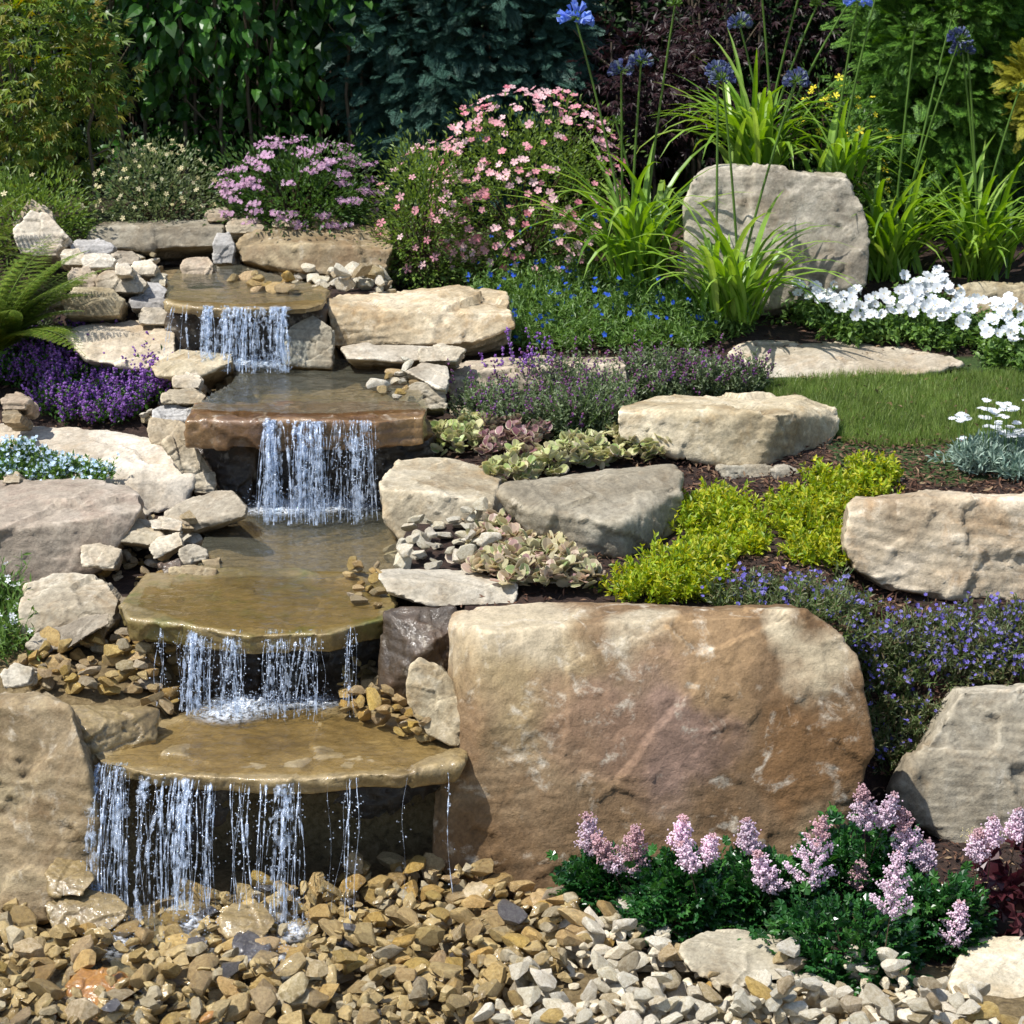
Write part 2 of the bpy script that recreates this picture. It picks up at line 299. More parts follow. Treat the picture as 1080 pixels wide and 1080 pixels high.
# ------------------------------------------------------------------ mesh and object helpers
def tag(o, label=None, cat=None, group=None, kind=None):
    if label: o['label'] = label
    if cat: o['category'] = cat
    if group: o['group'] = group
    if kind: o['kind'] = kind
    return o
def link(name, me, mats, parent=None):
    o = bpy.data.objects.new(name, me); C.objects.link(o)
    for m_ in (mats if isinstance(mats, (list, tuple)) else [mats]): me.materials.append(m_)
    if parent is not None:
        o.parent = parent; o.location = -Vector(parent.location)
    return o
def empty(name, loc, label, cat, group=None, kind=None):
    o = bpy.data.objects.new(name, None); o.empty_display_size = .1; o.location = Vector([float(a) for a in loc]); C.objects.link(o)
    return tag(o, label, cat, group, kind)
class MB:
    def __init__(s): s.V = []; s.F = []; s.I = []; s.n = 0
    def add(s, V, Fc, mi=0):
        V = np.asarray(V, np.float32).reshape(-1, 3); Fc = np.asarray(Fc, np.int64).reshape(-1, 3)
        s.V.append(V); s.F.append(Fc + s.n); s.I.append(np.full(len(Fc), mi, np.int32)); s.n += len(V)
    def mesh(s, name, smooth=False):
        V = np.concatenate(s.V); Fc = np.concatenate(s.F); I = np.concatenate(s.I)
        me = bpy.data.meshes.new(name); me.vertices.add(len(V)); me.vertices.foreach_set('co', V.ravel())
        me.loops.add(Fc.size); me.loops.foreach_set('vertex_index', Fc.ravel().astype(np.int32))
        me.polygons.add(len(Fc)); me.polygons.foreach_set('loop_start', np.arange(0, Fc.size, 3, dtype=np.int32))
        me.polygons.foreach_set('material_index', I)
        me.polygons.foreach_set('use_smooth', np.full(len(Fc), smooth))
        me.update(); return me
    def build(s, name, mats, parent=None, smooth=False): return link(name, s.mesh(name, smooth), mats, parent)
def unit(v): return v / np.maximum(np.linalg.norm(v, axis=-1, keepdims=True), 1e-9)
def inst(T, P_, D, U, S):
    T, Fc = T; N = len(P_); D = unit(D); X = np.cross(D, U); X = unit(X); Z = np.cross(X, D)
    S = np.broadcast_to(np.asarray(S, float), (N,))[:, None, None]
    V = P_[:, None, :] + S * (T[None, :, 0:1] * X[:, None, :] + T[None, :, 1:2] * D[:, None, :] + T[None, :, 2:3] * Z[:, None, :])
    Fa = Fc[None] + (np.arange(N) * len(T))[:, None, None]
    return V.reshape(-1, 3), Fa.reshape(-1, 3)
def randu(n):
    v = rng.normal(size=(n, 3)); return unit(v)
def T_leaf(w=.5, f=.08, b=.12):
    V = np.array([(0, 0, 0), (-w * .42, .28, f), (0, .3, 0), (w * .42, .28, f), (-w * .46, .55, f - b * .4), (0, .6, -b * .3), (w * .46, .55, f - b * .4), (0, 1, -b * 1.6)])
    Fc = [(0, 2, 1), (0, 3, 2), (1, 2, 4), (2, 5, 4), (2, 3, 5), (3, 6, 5), (4, 5, 7), (5, 6, 7)]
    return V, np.array(Fc)
def T_dia(w=.4, f=.1):
    return np.array([(0, 0, 0), (-w / 2, .5, f), (w / 2, .5, f), (0, 1, 0)]), np.array([(0, 3, 1), (0, 2, 3)])
def T_blade(w=.06):
    return np.array([(-w / 2, 0, 0), (w / 2, 0, 0), (0, 1, 0)]), np.array([(0, 1, 2)])
def T_star(n=5, inner=.35, spread=2.4):
    V = [(0, 0, 0)]; Fc = []
    for i in range(n):
        a = -spread / 2 * 1.0 + spread * i / (n - 1); l = 1 - .35 * abs(a) / (spread / 2)
        V.append((math.sin(a) * l, math.cos(a) * l, -.08 * l)) ; 
        if i < n - 1:
            a2 = a + spread / (n - 1) / 2; V.append((math.sin(a2) * inner, math.cos(a2) * inner, .03))
    for i in range(1, len(V) - 1): Fc.append((0, i + 1, i))
    return np.array(V), np.array(Fc)
def T_flower(n=5, gap=.15, cup=.12):
    V = [(0, 0, 0)]; Fc = []
    for i in range(n):
        a = 2 * math.pi * i / n; h = math.pi / n * (1 - gap)
        k = len(V)
        V += [(math.sin(a - h) * .36, math.cos(a - h) * .36, cup * .8), (math.sin(a - h * .45) * .5, math.cos(a - h * .45) * .5, cup), (math.sin(a + h * .45) * .5, math.cos(a + h * .45) * .5, cup), (math.sin(a + h) * .36, math.cos(a + h) * .36, cup * .8)]
        Fc += [(0, k + 1, k), (0, k + 2, k + 1), (0, k + 3, k + 2)]
    return np.array(V), np.array(Fc)
def T_oct():
    V = np.array([(.5, 0, 0), (-.5, 0, 0), (0, .5, 0), (0, -.5, 0), (0, 0, .5), (0, 0, -.5)])
    return V, np.array([(0, 2, 4), (2, 1, 4), (1, 3, 4), (3, 0, 4), (2, 0, 5), (1, 2, 5), (3, 1, 5), (0, 3, 5)])
def T_spray(seed=0, n=11, w=.5):
    r = random.Random(seed); V = []; Fc = []
    def tri(a, b, wd):
        a = np.array(a); b = np.array(b); d = b - a; p = np.array((-d[1], d[0], 0)); p = p / (np.linalg.norm(p) + 1e-9) * wd
        k = len(V); m_ = a * .55 + b * .45; V.extend([a, m_ + p, b, m_ - p]); Fc.extend([(k, k + 2, k + 1), (k, k + 3, k + 2)])
    tri((0, 0, 0), (0, 1, -.15), .016)
    for i in range(n):
        t = .08 + .86 * i / n
        for s in (-1, 1):
            l = w * (1 - t) ** .7 * r.uniform(.7, 1.1); b = (s * l * .75, t + l * .65, -.15 * t - .08 * l); tri((0, t, -.1 * t), b, .019)
            if l > .16:
                for q in (.35, .65):
                    a2 = (b[0] * q, t + (b[1] - t) * q, b[2] * q); l2 = l * .45 * (1 - q * .4)
                    tri(a2, (a2[0] + s * l2 * .95, a2[1] + l2 * .15, a2[2] - .02), .017); tri(a2, (a2[0] + s * l2 * .1, a2[1] + l2, a2[2] - .02), .017)
    return np.array(V), np.array(Fc)
def T_lobed(w=.9):
    # toothed, crinkled leaf
    V = [(0, 0, 0)]; Fc = []; n = 13
    for i in range(n):
        a = -2.2 + 4.4 * i / (n - 1); rr = (1 - .22 * abs(a) / 2.2) * (1 if i % 2 == 0 else .74)
        V.append((math.sin(a) * rr * w * .5, .42 + math.cos(a) * rr * .55, .07 if i % 2 else -.04))
    V.append((0, .45, .02)); c = len(V) - 1
    for i in range(1, n): Fc.append((c, i + 1, i))
    Fc += [(0, c, 1), (0, n, c)]
    return np.array(V), np.array(Fc)
def tube(pts, r0, r1=None, sides=5, radii=None):
    pts = np.asarray(pts, float); n = len(pts)
    rad = np.linspace(r0, r0 if r1 is None else r1, n) if radii is None else np.asarray(radii)
    d = np.gradient(pts, axis=0); d = unit(d); ref = np.array([0, 1, 0.]) if abs(d[:, 1]).mean() < .8 else np.array([1., 0, 0])
    a = unit(np.cross(d, ref)); b = np.cross(d, a); th = np.arange(sides) * 2 * math.pi / sides
    V = pts[:, None] + rad[:, None, None] * (np.cos(th)[None, :, None] * a[:, None] + np.sin(th)[None, :, None] * b[:, None])
    Fc = []
    for i in range(n - 1):
        for j in range(sides):
            k = (j + 1) % sides; A = i * sides + j; B = i * sides + k; Fc += [(A, B, A + sides), (B, B + sides, A + sides)]
    return V.reshape(-1, 3), np.array(Fc)
def stalks(B, D, Ln, m, s0, s1, out=.8):
    N = len(B); s = rng.uniform(s0, s1, (N, m)); D = unit(D)
    Pn = B[:, None] + D[:, None] * (Ln[:, None] * s)[..., None]
    o = randu(N * m).reshape(N, m, 3); Dn = o * out + D[:, None] * .6
    return Pn.reshape(-1, 3), Dn.reshape(-1, 3)
UP = np.array([0, 0, 1.0])

# ------------------------------------------------------------------ rocks
QUEUE = []
def hull(pts):
    bm = bmesh.new()
    for p in pts: bm.verts.new([float(a) for a in p])
    r = bmesh.ops.convex_hull(bm, input=bm.verts)
    junk = list({g for g in r['geom_interior'] + r['geom_unused'] if isinstance(g, bmesh.types.BMVert)})
    if junk: bmesh.ops.delete(bm, geom=junk, context='VERTS')
    return bm
def chip(bm, n, amt, seed):
    r = random.Random(seed)
    for _ in range(n):
        d = Vector((r.gauss(0, 1), r.gauss(0, 1), r.gauss(0, 1))).normalized()
        hs = [v.co.dot(d) for v in bm.verts]; hi, lo = max(hs), min(hs)
        c = (hi - lo) * r.uniform(.15, 1.2) * amt
        g = bm.verts[:] + bm.edges[:] + bm.faces[:]
        bmesh.ops.bisect_plane(bm, geom=g, plane_co=d * (hi - c), plane_no=d, clear_outer=True)
        pts = [v.co.copy() for v in bm.verts]; bm.free(); bm = hull(pts)
    return bm
def rock_raw(pts, name, label, cat, m, seed, chips=10, amt=.06, vox=.014, disp=1.0, group=None):
    pts = np.asarray(pts); vox = float(np.clip((pts.max(0) - pts.min(0)).max() * .02, .005, vox))
    bm = chip(hull(pts), chips, amt, seed); me = bpy.data.meshes.new(name); bm.to_mesh(me); bm.free()
    o = link(name, me, M[m]); md = o.modifiers.new('r', 'REMESH'); md.mode = 'VOXEL'; md.voxel_size = vox
    tag(o, label, cat, group); QUEUE.append((o, seed, disp)); return o
_sd = [100]
def rock(name, label, m, Y, pts, depth=.35, chips=10, amt=.05, vox=.012, disp=1.0, cat='rock', group=None):
    _sd[0] += 1
    if Y is None:
        lo = max(pts, key=lambda p: p[1]); Y = G1(sum(p[0] for p in pts) / len(pts), lo[1] - 3)[1] + .04
    W = []
    for p in pts:
        px, py = p[0], p[1]; dy = p[2] if len(p) > 2 else 0
        W.append(P(px, py, Y + dy))
    W = np.array(W); zt = W[:, 2].max(); c = W.mean(0)
    back = W.copy(); back[:, 1] = np.maximum(back[:, 1], Y + depth); back[:, 2] -= .35 * depth; back[:, 0] = c[0] + (back[:, 0] - c[0]) * .85
    return rock_raw(np.vstack([W, back]), name, label, cat, m, _sd[0], max(3, int(chips * .8)), amt * .75, vox, disp, group)
def slab(name, label, m, z, poly, thick, tilt=0, chips=2, amt=.02, vox=.011, disp=.6, cat='rock', shrink=.97, group=None):
    _sd[0] += 1
    T = np.array([PZ(px, py, z) for px, py in poly]); c = T.mean(0); B = c + (T - c) * shrink; B[:, 2] = z - thick
    return rock_raw(np.vstack([T, B]), name, label, cat, m, _sd[0], chips, amt, vox, disp, group)
def facet(p, scale, s):
    q = p * scale; c0 = np.floor(q).astype(np.int64); best = np.full(len(q), 9e9); val = np.zeros(len(q))
    for a in (-1, 0, 1):
        for b in (-1, 0, 1):
            for c in (-1, 0, 1):
                cx_, cy_, cz_ = c0[:, 0] + a, c0[:, 1] + b, c0[:, 2] + c
                pt = np.stack([cx_ + .5 + .45 * hsh(cx_, cy_, cz_, s), cy_ + .5 + .45 * hsh(cx_, cy_, cz_, s + 1), cz_ + .5 + .45 * hsh(cx_, cy_, cz_, s + 2)], 1)
                dv = q - pt; d2 = (dv * dv).sum(1); m_ = d2 < best
                nn = np.stack([hsh(cx_, cy_, cz_, s + 3), hsh(cx_, cy_, cz_, s + 4), hsh(cx_, cy_, cz_, s + 5)], 1)
                val = np.where(m_, (dv * nn).sum(1) + .25 * hsh(cx_, cy_, cz_, s + 6), val); best = np.where(m_, d2, best)
    return val / scale
def bake_rocks():
    dg = bpy.context.evaluated_depsgraph_get(); dg.update(); res = []
    for o, seed, disp in QUEUE: res.append(bpy.data.meshes.new_from_object(o.evaluated_get(dg), depsgraph=dg))
    for (o, seed, disp), me in zip(QUEUE, res):
        o.modifiers.clear(); old = o.data; o.data = me
        me.name = o.name.split('.')[0]; bpy.data.meshes.remove(old)
        n = len(me.vertices); co = np.zeros(n * 3); me.vertices.foreach_get('co', co); co = co.reshape(-1, 3)
        no = np.zeros(n * 3); me.vertices.foreach_get('normal', no); no = no.reshape(-1, 3)
        q = co + seed * 3.7
        size = (co.max(0) - co.min(0)).max()
        tl = np.random.default_rng(seed).normal(0, .18, 3); lay = co @ (np.array([tl[0], tl[1], 1.0]))
        wp = vn(q * 3.0, 2) * .03
        k = (lay + wp) * 26; stp = (np.abs((k % 1) - .5) * 2) ** 3
        side = 1 - np.abs(no[:, 2])
        wq = q + .02 * np.stack([vn(q * 5, 61), vn(q * 5, 62), vn(q * 5, 63)], 1)
        d = fbm(q * 2.2, 2, 1) * .006 * min(1, size / .6) + fbm(q * 22, 4, 9, .65) * .0026 + facet(wq, 2.6, 7) * .06 * min(1, size / .7) + facet(wq, 8.5, 8) * .085 + facet(wq, 19, 9) * .05
        d = d - stp * .010 * side * np.clip(vn(q * 4, 31) + .4, 0, 1)
        co = co + no * (d * disp)[:, None]
        if o.name.startswith('stone_ledge'): co[:, 1] += (.022 * vn(np.stack([co[:, 0] * 5, co[:, 0] * 0, co[:, 0] * 0], 1), seed) + .012 * vn(np.stack([co[:, 0] * 16, co[:, 0] * 0, co[:, 0] * 0], 1), seed)); co[:, 2] += .006 * vn(np.stack([co[:, 0] * 6, co[:, 1] * 6, co[:, 0] * 0], 1), 4)
        me.vertices.foreach_set('co', co.ravel().astype(np.float32)); me.polygons.foreach_set('use_smooth', np.ones(len(me.polygons), bool)); me.update()
    QUEUE.clear()

# ------------------------------------------------------------------ ground sheet
def ground_sheet():
    xs = np.concatenate([[-60, -20, -8, -5], np.arange(-3.6, 3.6, .035), [5, 8, 20, 60]])
    ys = np.concatenate([[-40, -20, -8, -4, -2.5], np.arange(-1.6, 7.4, .03), [9, 14, 30, 60]])
    X, Y = np.meshgrid(xs, ys); Z = tz(X, Y)
    V = np.stack([X, Y, Z], -1).reshape(-1, 3); nx = len(xs); ny = len(ys)
    i, j = np.meshgrid(np.arange(nx - 1), np.arange(ny - 1)); a = (j * nx + i).ravel()
    Fc = np.concatenate([np.stack([a, a + 1, a + nx + 1], 1), np.stack([a, a + nx + 1, a + nx], 1)])
    mb = MB(); mb.add(V, Fc); me = mb.mesh('ground', True)
    # where each kind of ground lies
    ca = me.color_attributes.new('zone', 'FLOAT_COLOR', 'POINT'); col = np.zeros((len(V), 4)); col[:, 3] = 1
    l = np.interp(V[:, 1], cy, cl) - .05; r = np.interp(V[:, 1], cy, cr) + .05
    col[:, 0] = ((V[:, 0] > l) & (V[:, 0] < r) & (V[:, 1] < 5)) | ((V[:, 1] < .7) & (V[:, 0] < wx(600, .3))) | (V[:, 1] < -.12) | ((V[:, 0] < l + .2) & (V[:, 1] < 1.75))      # stony stream bed
    lawn = np.array([PZ(px, py, 1.02)[:2] for px, py in LAWN])
    col[:, 1] = inpoly(V[:, 0], V[:, 1], [tuple(q) for q in lawn])
    ca.data.foreach_set('color', col.ravel())
    m, nt = mat('garden_ground'); k = NT(nt)
    at = k.n('ShaderNodeAttribute', attribute_name='zone'); sp = k.n('ShaderNodeSeparateColor'); k.l(at.outputs['Color'], sp.inputs[0])
    tc = k.n('ShaderNodeTexCoord').outputs['Object']
    n1 = k.noise(tc, 38, 8, .75, .4)
    soil = k.ramp(n1, [(.35, (.018, .009, .006)), (.5, (.045, .022, .014)), (.68, (.10, .055, .035))])
    bed = k.ramp(n1, [(.35, (.12, .08, .035)), (.5, (.26, .185, .08)), (.68, (.40, .30, .16))])
    turf = k.ramp(n1, [(.35, (.03, .06, .012)), (.68, (.07, .13, .02))])
    c = k.mix(sp.outputs[0], soil, bed); c = k.mix(sp.outputs[1], c, turf)
    bs = k.n('ShaderNodeBsdfPrincipled'); k.l(c, bs.inputs['Base Color']); bs.inputs['Roughness'].default_value = .9
    k.l(k.bump(n1, .03, 1.0), bs.inputs['Normal']); o = k.n('ShaderNodeOutputMaterial'); k.l(bs.outputs[0], o.inputs[0])
    tag(link('ground', me, m), 'dark mulched garden soil with sandy stream bed', 'ground', kind='structure')
LAWN = [(800, 408), (870, 396), (1000, 394), (1200, 385), (1200, 500), (1075, 472), (1000, 478), (890, 470), (868, 440), (815, 425)]
ground_sheet()

# ------------------------------------------------------------------ big rocks, right bank
rock('boulder', 'giant brown boulder filling the right front wall beside the lowest waterfall', 'giant', .5,
     [(456, 915, .0), (480, 932, -.03), (600, 965, -.10), (720, 972, -.10), (830, 930, -.05), (900, 870, .05), (924, 780, .12), (918, 715, .17), (893, 672, .24), (852, 645, .30),
      (790, 648, .28), (700, 652, .26), (560, 662, .22), (512, 668, .20), (476, 652, .34), (508, 760, .05), (500, 690, .16), (478, 645, .42), (560, 634, .46), (700, 637, .5), (835, 638, .48)], .55, 9, .025, .013, .55, 'boulder')
rock('boulder', 'large grey brown boulder at the right edge behind the pink plumes', 'buff', .85,
     [(938, 850, .05), (945, 835, .02), (1010, 893, -.05), (1110, 900, -.05), (1180, 860, 0), (1180, 730, .2), (1080, 724, .22), (1015, 728, .2), (990, 770, .15), (940, 830, .1), (1000, 722, .4), (1100, 720, .4)], .5, 9, .04, .015, 1, 'boulder')
rock('boulder', 'cream boulder with a dark slanting cleft above the blue lobelia at the right edge', 'buff', None,
     [(890, 575, .02), (893, 545, .06), (900, 602, 0), (940, 622, -.03), (1000, 628, -.04), (1110, 640, 0), (1120, 530, .1), (1000, 527, .1), (893, 530, .12), (905, 524, .3), (990, 519, .4), (1120, 520, .4)], .5, 8, .035, .015, 1, 'boulder')
rock('boulder', 'pale angular boulder with shaded right side in front of the lawn', 'buff', None,
     [(650, 432, .06), (652, 462, .02), (700, 478, -.02), (798, 497, -.05), (812, 488, .0), (870, 470, .25), (889, 440, .36), (885, 430, .42), (822, 436, .02), (700, 440, .02), (655, 428, .18), (700, 416, .42), (845, 415, .5), (850, 420, .45)], .5, 7, .03, .013, .9, 'boulder')
rock('boulder', 'upright weathered boulder at the back between the tall blue flowers', 'grey', 4.55,
     [(722, 300, 0), (722, 185, .12), (740, 173, .2), (815, 178, .18), (895, 186, .18), (905, 205, .16), (918, 240, .1), (915, 300, .0), (800, 330, -.05), (860, 318, -.05), (760, 172, .45), (890, 182, .45)], .5, 9, .04, .018, 1.1, 'boulder')
rock('flat_rock', 'wide flat pale stone lying between the lawn and the blue flower mat', 'cream', None,
     [(768, 372, .15), (785, 385, .02), (820, 402, -.05), (900, 400, -.05), (985, 393, .0), (1020, 384, .06), (1005, 377, .15), (930, 362, .45), (850, 346, .7), (825, 348, .6), (790, 366, .25)], .6, 7, .03, .013, .8)
rock('rock', 'low tan rock behind the white flowers near the right edge', 'buff', None, [(1005, 335, 0), (1005, 303, .1), (1025, 295, .15), (1120, 300, .15), (1120, 345, 0), (1050, 294, .3)], .4, 7, .05, .018)
rock('stone_block', 'block shaped stone with an orange broken face beside the middle pool', 'buff', 2.05,
     [(404, 550, .02), (400, 515, .08), (460, 520, .02), (520, 530, -.0), (528, 590, -.02), (455, 600, -.05), (408, 555, .02), (398, 507, .14), (420, 485, .45), (480, 482, .55), (530, 500, .4)], .5, 6, .03, .012, .8)
rock('stone_block', 'flat topped grey stone between two patches of variegated leaves', 'grey', None,
     [(524, 520, .08), (560, 540, .0), (640, 552, -.05), (655, 552, -.04), (717, 520, .25), (718, 498, .38), (715, 560, .2), (660, 590, -.02), (600, 588, -.03), (560, 560, .02), (600, 500, .4), (712, 490, .5), (528, 512, .14)], .45, 7, .03, .012, .8)
rock('flat_rock', 'pale striped slab capping the dark wet rock left of the giant boulder', 'cream', 1.2,
     [(398, 610, .08), (408, 625, .02), (455, 642, -.02), (545, 636, .02), (548, 615, .1), (500, 600, .3), (430, 598, .32), (400, 600, .2), (460, 640, -.02)], .35, 5, .02, .011, .6)
rock('rock', 'dark wet brown rock under the pale slab beside the third waterfall', 'dark', .98, [(404, 640, .12), (398, 740, -.02), (470, 745, -.03), (495, 650, .05), (480, 638, .1), (440, 690, -.06)], .3, 8, .06, .013)
rock('flat_rock', 'upright leaning tan slab at the right end of the lowest ledge', 'buff', .62,
     [(430, 700, .08), (428, 740, .05), (450, 775, .0), (485, 790, -.05), (503, 775, -.02), (500, 745, .06), (470, 700, .12), (440, 690, .14)], .16, 7, .05, .010)
rock('stone_block', 'long low block behind the thyme right of the second pool', 'pink', 3.35,
     [(474, 392, .08), (476, 440, 0), (560, 450, -.02), (665, 445, 0), (662, 385, .06), (560, 386, .05), (490, 390, .05), (480, 380, .3), (655, 375, .35)], .45, 7, .03, .013)
rock('stone_block', 'sunlit block with pale patches right of the highest waterfall', 'buff', 3.7,
     [(344, 325, .05), (352, 365, .0), (430, 366, -.03), (500, 362, 0), (545, 345, .06), (540, 330, .1), (355, 332, .03), (343, 315, .15), (360, 308, .4), (480, 304, .5), (535, 306, .5)], .5, 6, .025, .013)
rock('stone_block', 'broad tan block at the head of the stream under the pink flowers', 'ochre', 4.6,
     [(248, 258, .1), (252, 275, .05), (330, 290, -.02), (410, 288, 0), (417, 262, .06), (330, 256, .06), (262, 244, .25), (340, 236, .4), (412, 238, .4)], .5, 8, .03, .015)
rock('flat_rock', 'thin pale ledge stone above the second pool', 'cream', 3.35, [(358, 366, .1), (365, 378, 0), (430, 382, 0), (466, 374, .06), (460, 364, .2), (380, 362, .2)], .3, 5, .03, .011, .6)
rock('rock', 'small greyish stone at the right end of the thin pale ledge', 'buff', 3.3, [(440, 368, .08), (442, 382, 0), (482, 380, .02), (492, 368, .08), (465, 362, .15)], .2, 6, .05, .011)
rock('flat_rock', 'grey green flat stone tipped over the water by the second pool', 'grey', 3.05, [(428, 392, .1), (470, 412, -.02), (474, 404, .02), (473, 386, .15), (445, 382, .2), (462, 410, -.04)], .2, 5, .03, .010, .6)
rock('rock', 'brown block under the grey green flat stone', 'buff', 3.0, [(415, 415, .05), (420, 430, 0), (470, 432, 0), (472, 408, .05), (440, 402, .08)], .25, 7, .05, .011)
rock('flat_rock', 'small dark stone lying under the angular boulder by the lawn', 'grey', None, [(757, 492, .0), (765, 505, -.02), (812, 508, 0), (816, 492, .05)], .2, 6, .05, .011)
rock('rock', 'pale grey stone peeping out right of the angular boulder', 'grey', None, [(812, 495, 0), (818, 510, 0), (850, 510, 0), (848, 496, .04), (830, 490, .06)], .16, 6, .05, .011)
rock('rock', 'mauve brown stone on the mulch, leftmost of three', 'mauve_pebble', None, [(940, 508, 0), (942, 522, 0), (962, 522, 0), (966, 510, .04), (952, 504, .06)], .14, 6, .05, .010)
rock('rock', 'mauve brown stone on the mulch, middle one of three', 'mauve_pebble', None, [(963, 508, 0), (965, 520, 0), (998, 519, 0), (1000, 508, .04), (985, 503, .06)], .14, 6, .05, .010)
rock('rock', 'flat cream stone on the mulch, rightmost of three', 'cream', None, [(1008, 514, 0), (1010, 520, 0), (1042, 520, 0), (1044, 514, .04), (1020, 511, .06)], .12, 6, .05, .010)
rock('rock', 'pale sliver of stone behind the three small mulch stones', 'cream', None, [(985, 505, 0), (1006, 508, 0), (1005, 502, .05), (988, 501, .05)], .1, 4, .05, .008)
rock('flat_rock', 'flat grey slab lying on the cream gravel in front of the pink plumes', 'grey', -.33,
     [(716, 1004, .1), (728, 1025, .0), (775, 1043, -.05), (828, 1032, 0), (833, 1010, .1), (832, 990, .22), (790, 980, .3), (745, 980, .28), (718, 996, .15)], .28, 5, .02, .009, .5)
rock('flat_rock', 'broad pale slab on the ground at the lower right corner', 'cream', -.35,
     [(1000, 1040, .05), (1010, 1062, -.02), (1110, 1075, -.02), (1110, 990, .3), (1040, 985, .35), (1012, 1005, .25)], .3, 5, .02, .011, .5)

# ------------------------------------------------------------------ big rocks, left bank
rock('boulder', 'tall cracked ochre boulder at the lower left corner', 'ochre', .25,
     [(-60, 970, 0), (40, 975, -.05), (95, 955, 0), (108, 920, .02), (95, 820, .1), (75, 745, .22), (50, 735, .28), (-60, 742, .25), (-60, 732, .4), (40, 730, .4)], .5, 8, .03, .015, 1, 'boulder')
rock('stone_block', 'golden block wedged between the left corner boulder and the lowest ledge', 'wetgold', .55,
     [(62, 760, .05), (66, 800, .0), (95, 830, -.02), (125, 825, 0), (165, 780, .12), (168, 748, .2), (130, 742, .22), (70, 745, .15), (90, 770, 0)], .3, 7, .04, .012)
rock('boulder', 'big pinkish smooth boulder on the left bank below the pale blue flowers', 'pink', 1.9,
     [(-60, 620, 0), (60, 625, -.03), (112, 600, .0), (130, 570, .05), (152, 535, .14), (148, 520, .25), (100, 545, .05), (30, 556, .0), (-60, 558, .0), (-60, 508, .5), (80, 504, .55), (135, 512, .45)], .6, 7, .03, .015, .7, 'boulder')
rock('boulder', 'broad cream rock sloping down to the middle waterfall from the left', 'cream', 2.5,
     [(60, 520, .0), (150, 545, -.05), (198, 535, .0), (207, 500, .08), (203, 480, .2), (190, 465, .35), (110, 452, .7), (0, 446, .8), (-60, 447, .8), (-60, 480, .4), (60, 490, .25), (130, 495, .12)], .7, 7, .03, .015, .9, 'boulder')
rock('flat_rock', 'thin upright slab leaning left of the second waterfall', 'cream', 2.55,
     [(178, 460, .1), (172, 466, .06), (205, 520, .0), (228, 520, .0), (228, 500, .08), (200, 462, .14)], .14, 5, .03, .010)
rock('rock', 'rounded tan stone left of the second ledge', 'buff', 2.85, [(154, 450, .05), (158, 468, 0), (200, 474, .0), (206, 455, .04), (180, 440, .1), (160, 440, .1)], .25, 8, .05, .011)
rock('rock', 'pale bluish stone at the left end of the second ledge', 'blue', 3.0, [(158, 432, .05), (162, 446, 0), (200, 445, .02), (205, 432, .06), (180, 425, .1)], .2, 7, .05, .010)
rock('rock', 'grey stone squeezed against the left end of the second ledge', 'blue', 2.95, [(196, 430, .05), (198, 446, 0), (216, 442, 0), (216, 426, .06)], .18, 6, .05, .010)
rock('flat_rock', 'wedge shaped slab jutting over the middle pool from the left', 'grey', 2.15,
     [(172, 545, .12), (205, 560, .0), (258, 545, -.02), (262, 535, .0), (245, 518, .2), (225, 518, .25), (175, 535, .2), (205, 552, 0)], .2, 5, .03, .010, .7)
rock('flat_rock', 'pale flat stone under the pinkish boulder edge', 'cream', 1.95, [(90, 552, .06), (105, 570, .0), (160, 575, 0), (172, 566, .03), (155, 548, .18), (110, 545, .16)], .22, 5, .03, .010, .7)
rock('rock', 'small sandy block left of the chip pile by the middle pool', 'buff', 1.75, [(84, 575, .08), (86, 597, 0), (120, 600, 0), (128, 580, .06), (105, 572, .12)], .2, 7, .05, .010)
rock('rock', 'white angular stone on top of the chip pile by the middle pool', 'cream', 1.85, [(155, 575, .0), (162, 590, -.03), (193, 575, 0), (190, 560, .06), (165, 565, .06)], .14, 6, .05, .009)
rock('rock', 'cream stone below the jutting wedge slab', 'cream', 2.0, [(155, 548, .05), (160, 558, 0), (190, 560, 0), (194, 550, .05), (170, 543, .08)], .14, 6, .05, .009)
rock('rock', 'buff stone right of the white angular stone', 'buff', 1.8, [(188, 580, .02), (192, 596, -.02), (218, 590, 0), (218, 577, .05), (200, 573, .06)], .14, 7, .05, .009)
rock('rock', 'dark grey stone at the foot of the chip pile', 'dark', 1.7, [(166, 595, .02), (175, 610, -.02), (192, 600, 0), (190, 588, .05)], .14, 6, .05, .009)
rock('rock', 'brown wet stone beside the middle pool edge', 'ochre', 1.6, [(178, 600, .03), (182, 618, 0), (222, 617, 0), (230, 600, .05), (205, 596, .08)], .16, 7, .05, .010)
rock('rock', 'small brown wet stone nearest the middle pool', 'ochre', 1.75, [(212, 590, .03), (216, 604, 0), (234, 602, 0), (232, 588, .05)], .12, 7, .05, .009)
rock('rock', 'cream and tan boulder above the long thin stone on the left', 'buff', 1.35,
     [(18, 640, .05), (20, 668, .0), (75, 680, -.03), (120, 660, .02), (128, 630, .08), (110, 606, .25), (60, 605, .28), (25, 617, .2)], .4, 8, .05, .012)
rock('flat_rock', 'long thin grey stone slanting below the cream boulder on the left', 'grey', 1.2,
     [(27, 680, .03), (38, 690, .0), (70, 685, -.02), (116, 658, .02), (115, 645, .08), (85, 650, .1), (40, 668, .08)], .14, 6, .04, .010)
rock('rock', 'cream stone at the left edge above the cracked boulder', 'cream', .8, [(0, 710, .05), (4, 727, 0), (30, 722, 0), (35, 705, .06), (15, 698, .1)], .16, 7, .05, .010)
rock('rock', 'pointed cream rock by the fern at the upper left', 'cream', 4.4, [(12, 245, .08), (20, 268, 0), (60, 270, 0), (73, 250, .04), (50, 226, .14), (32, 222, .16)], .35, 8, .05, .014)
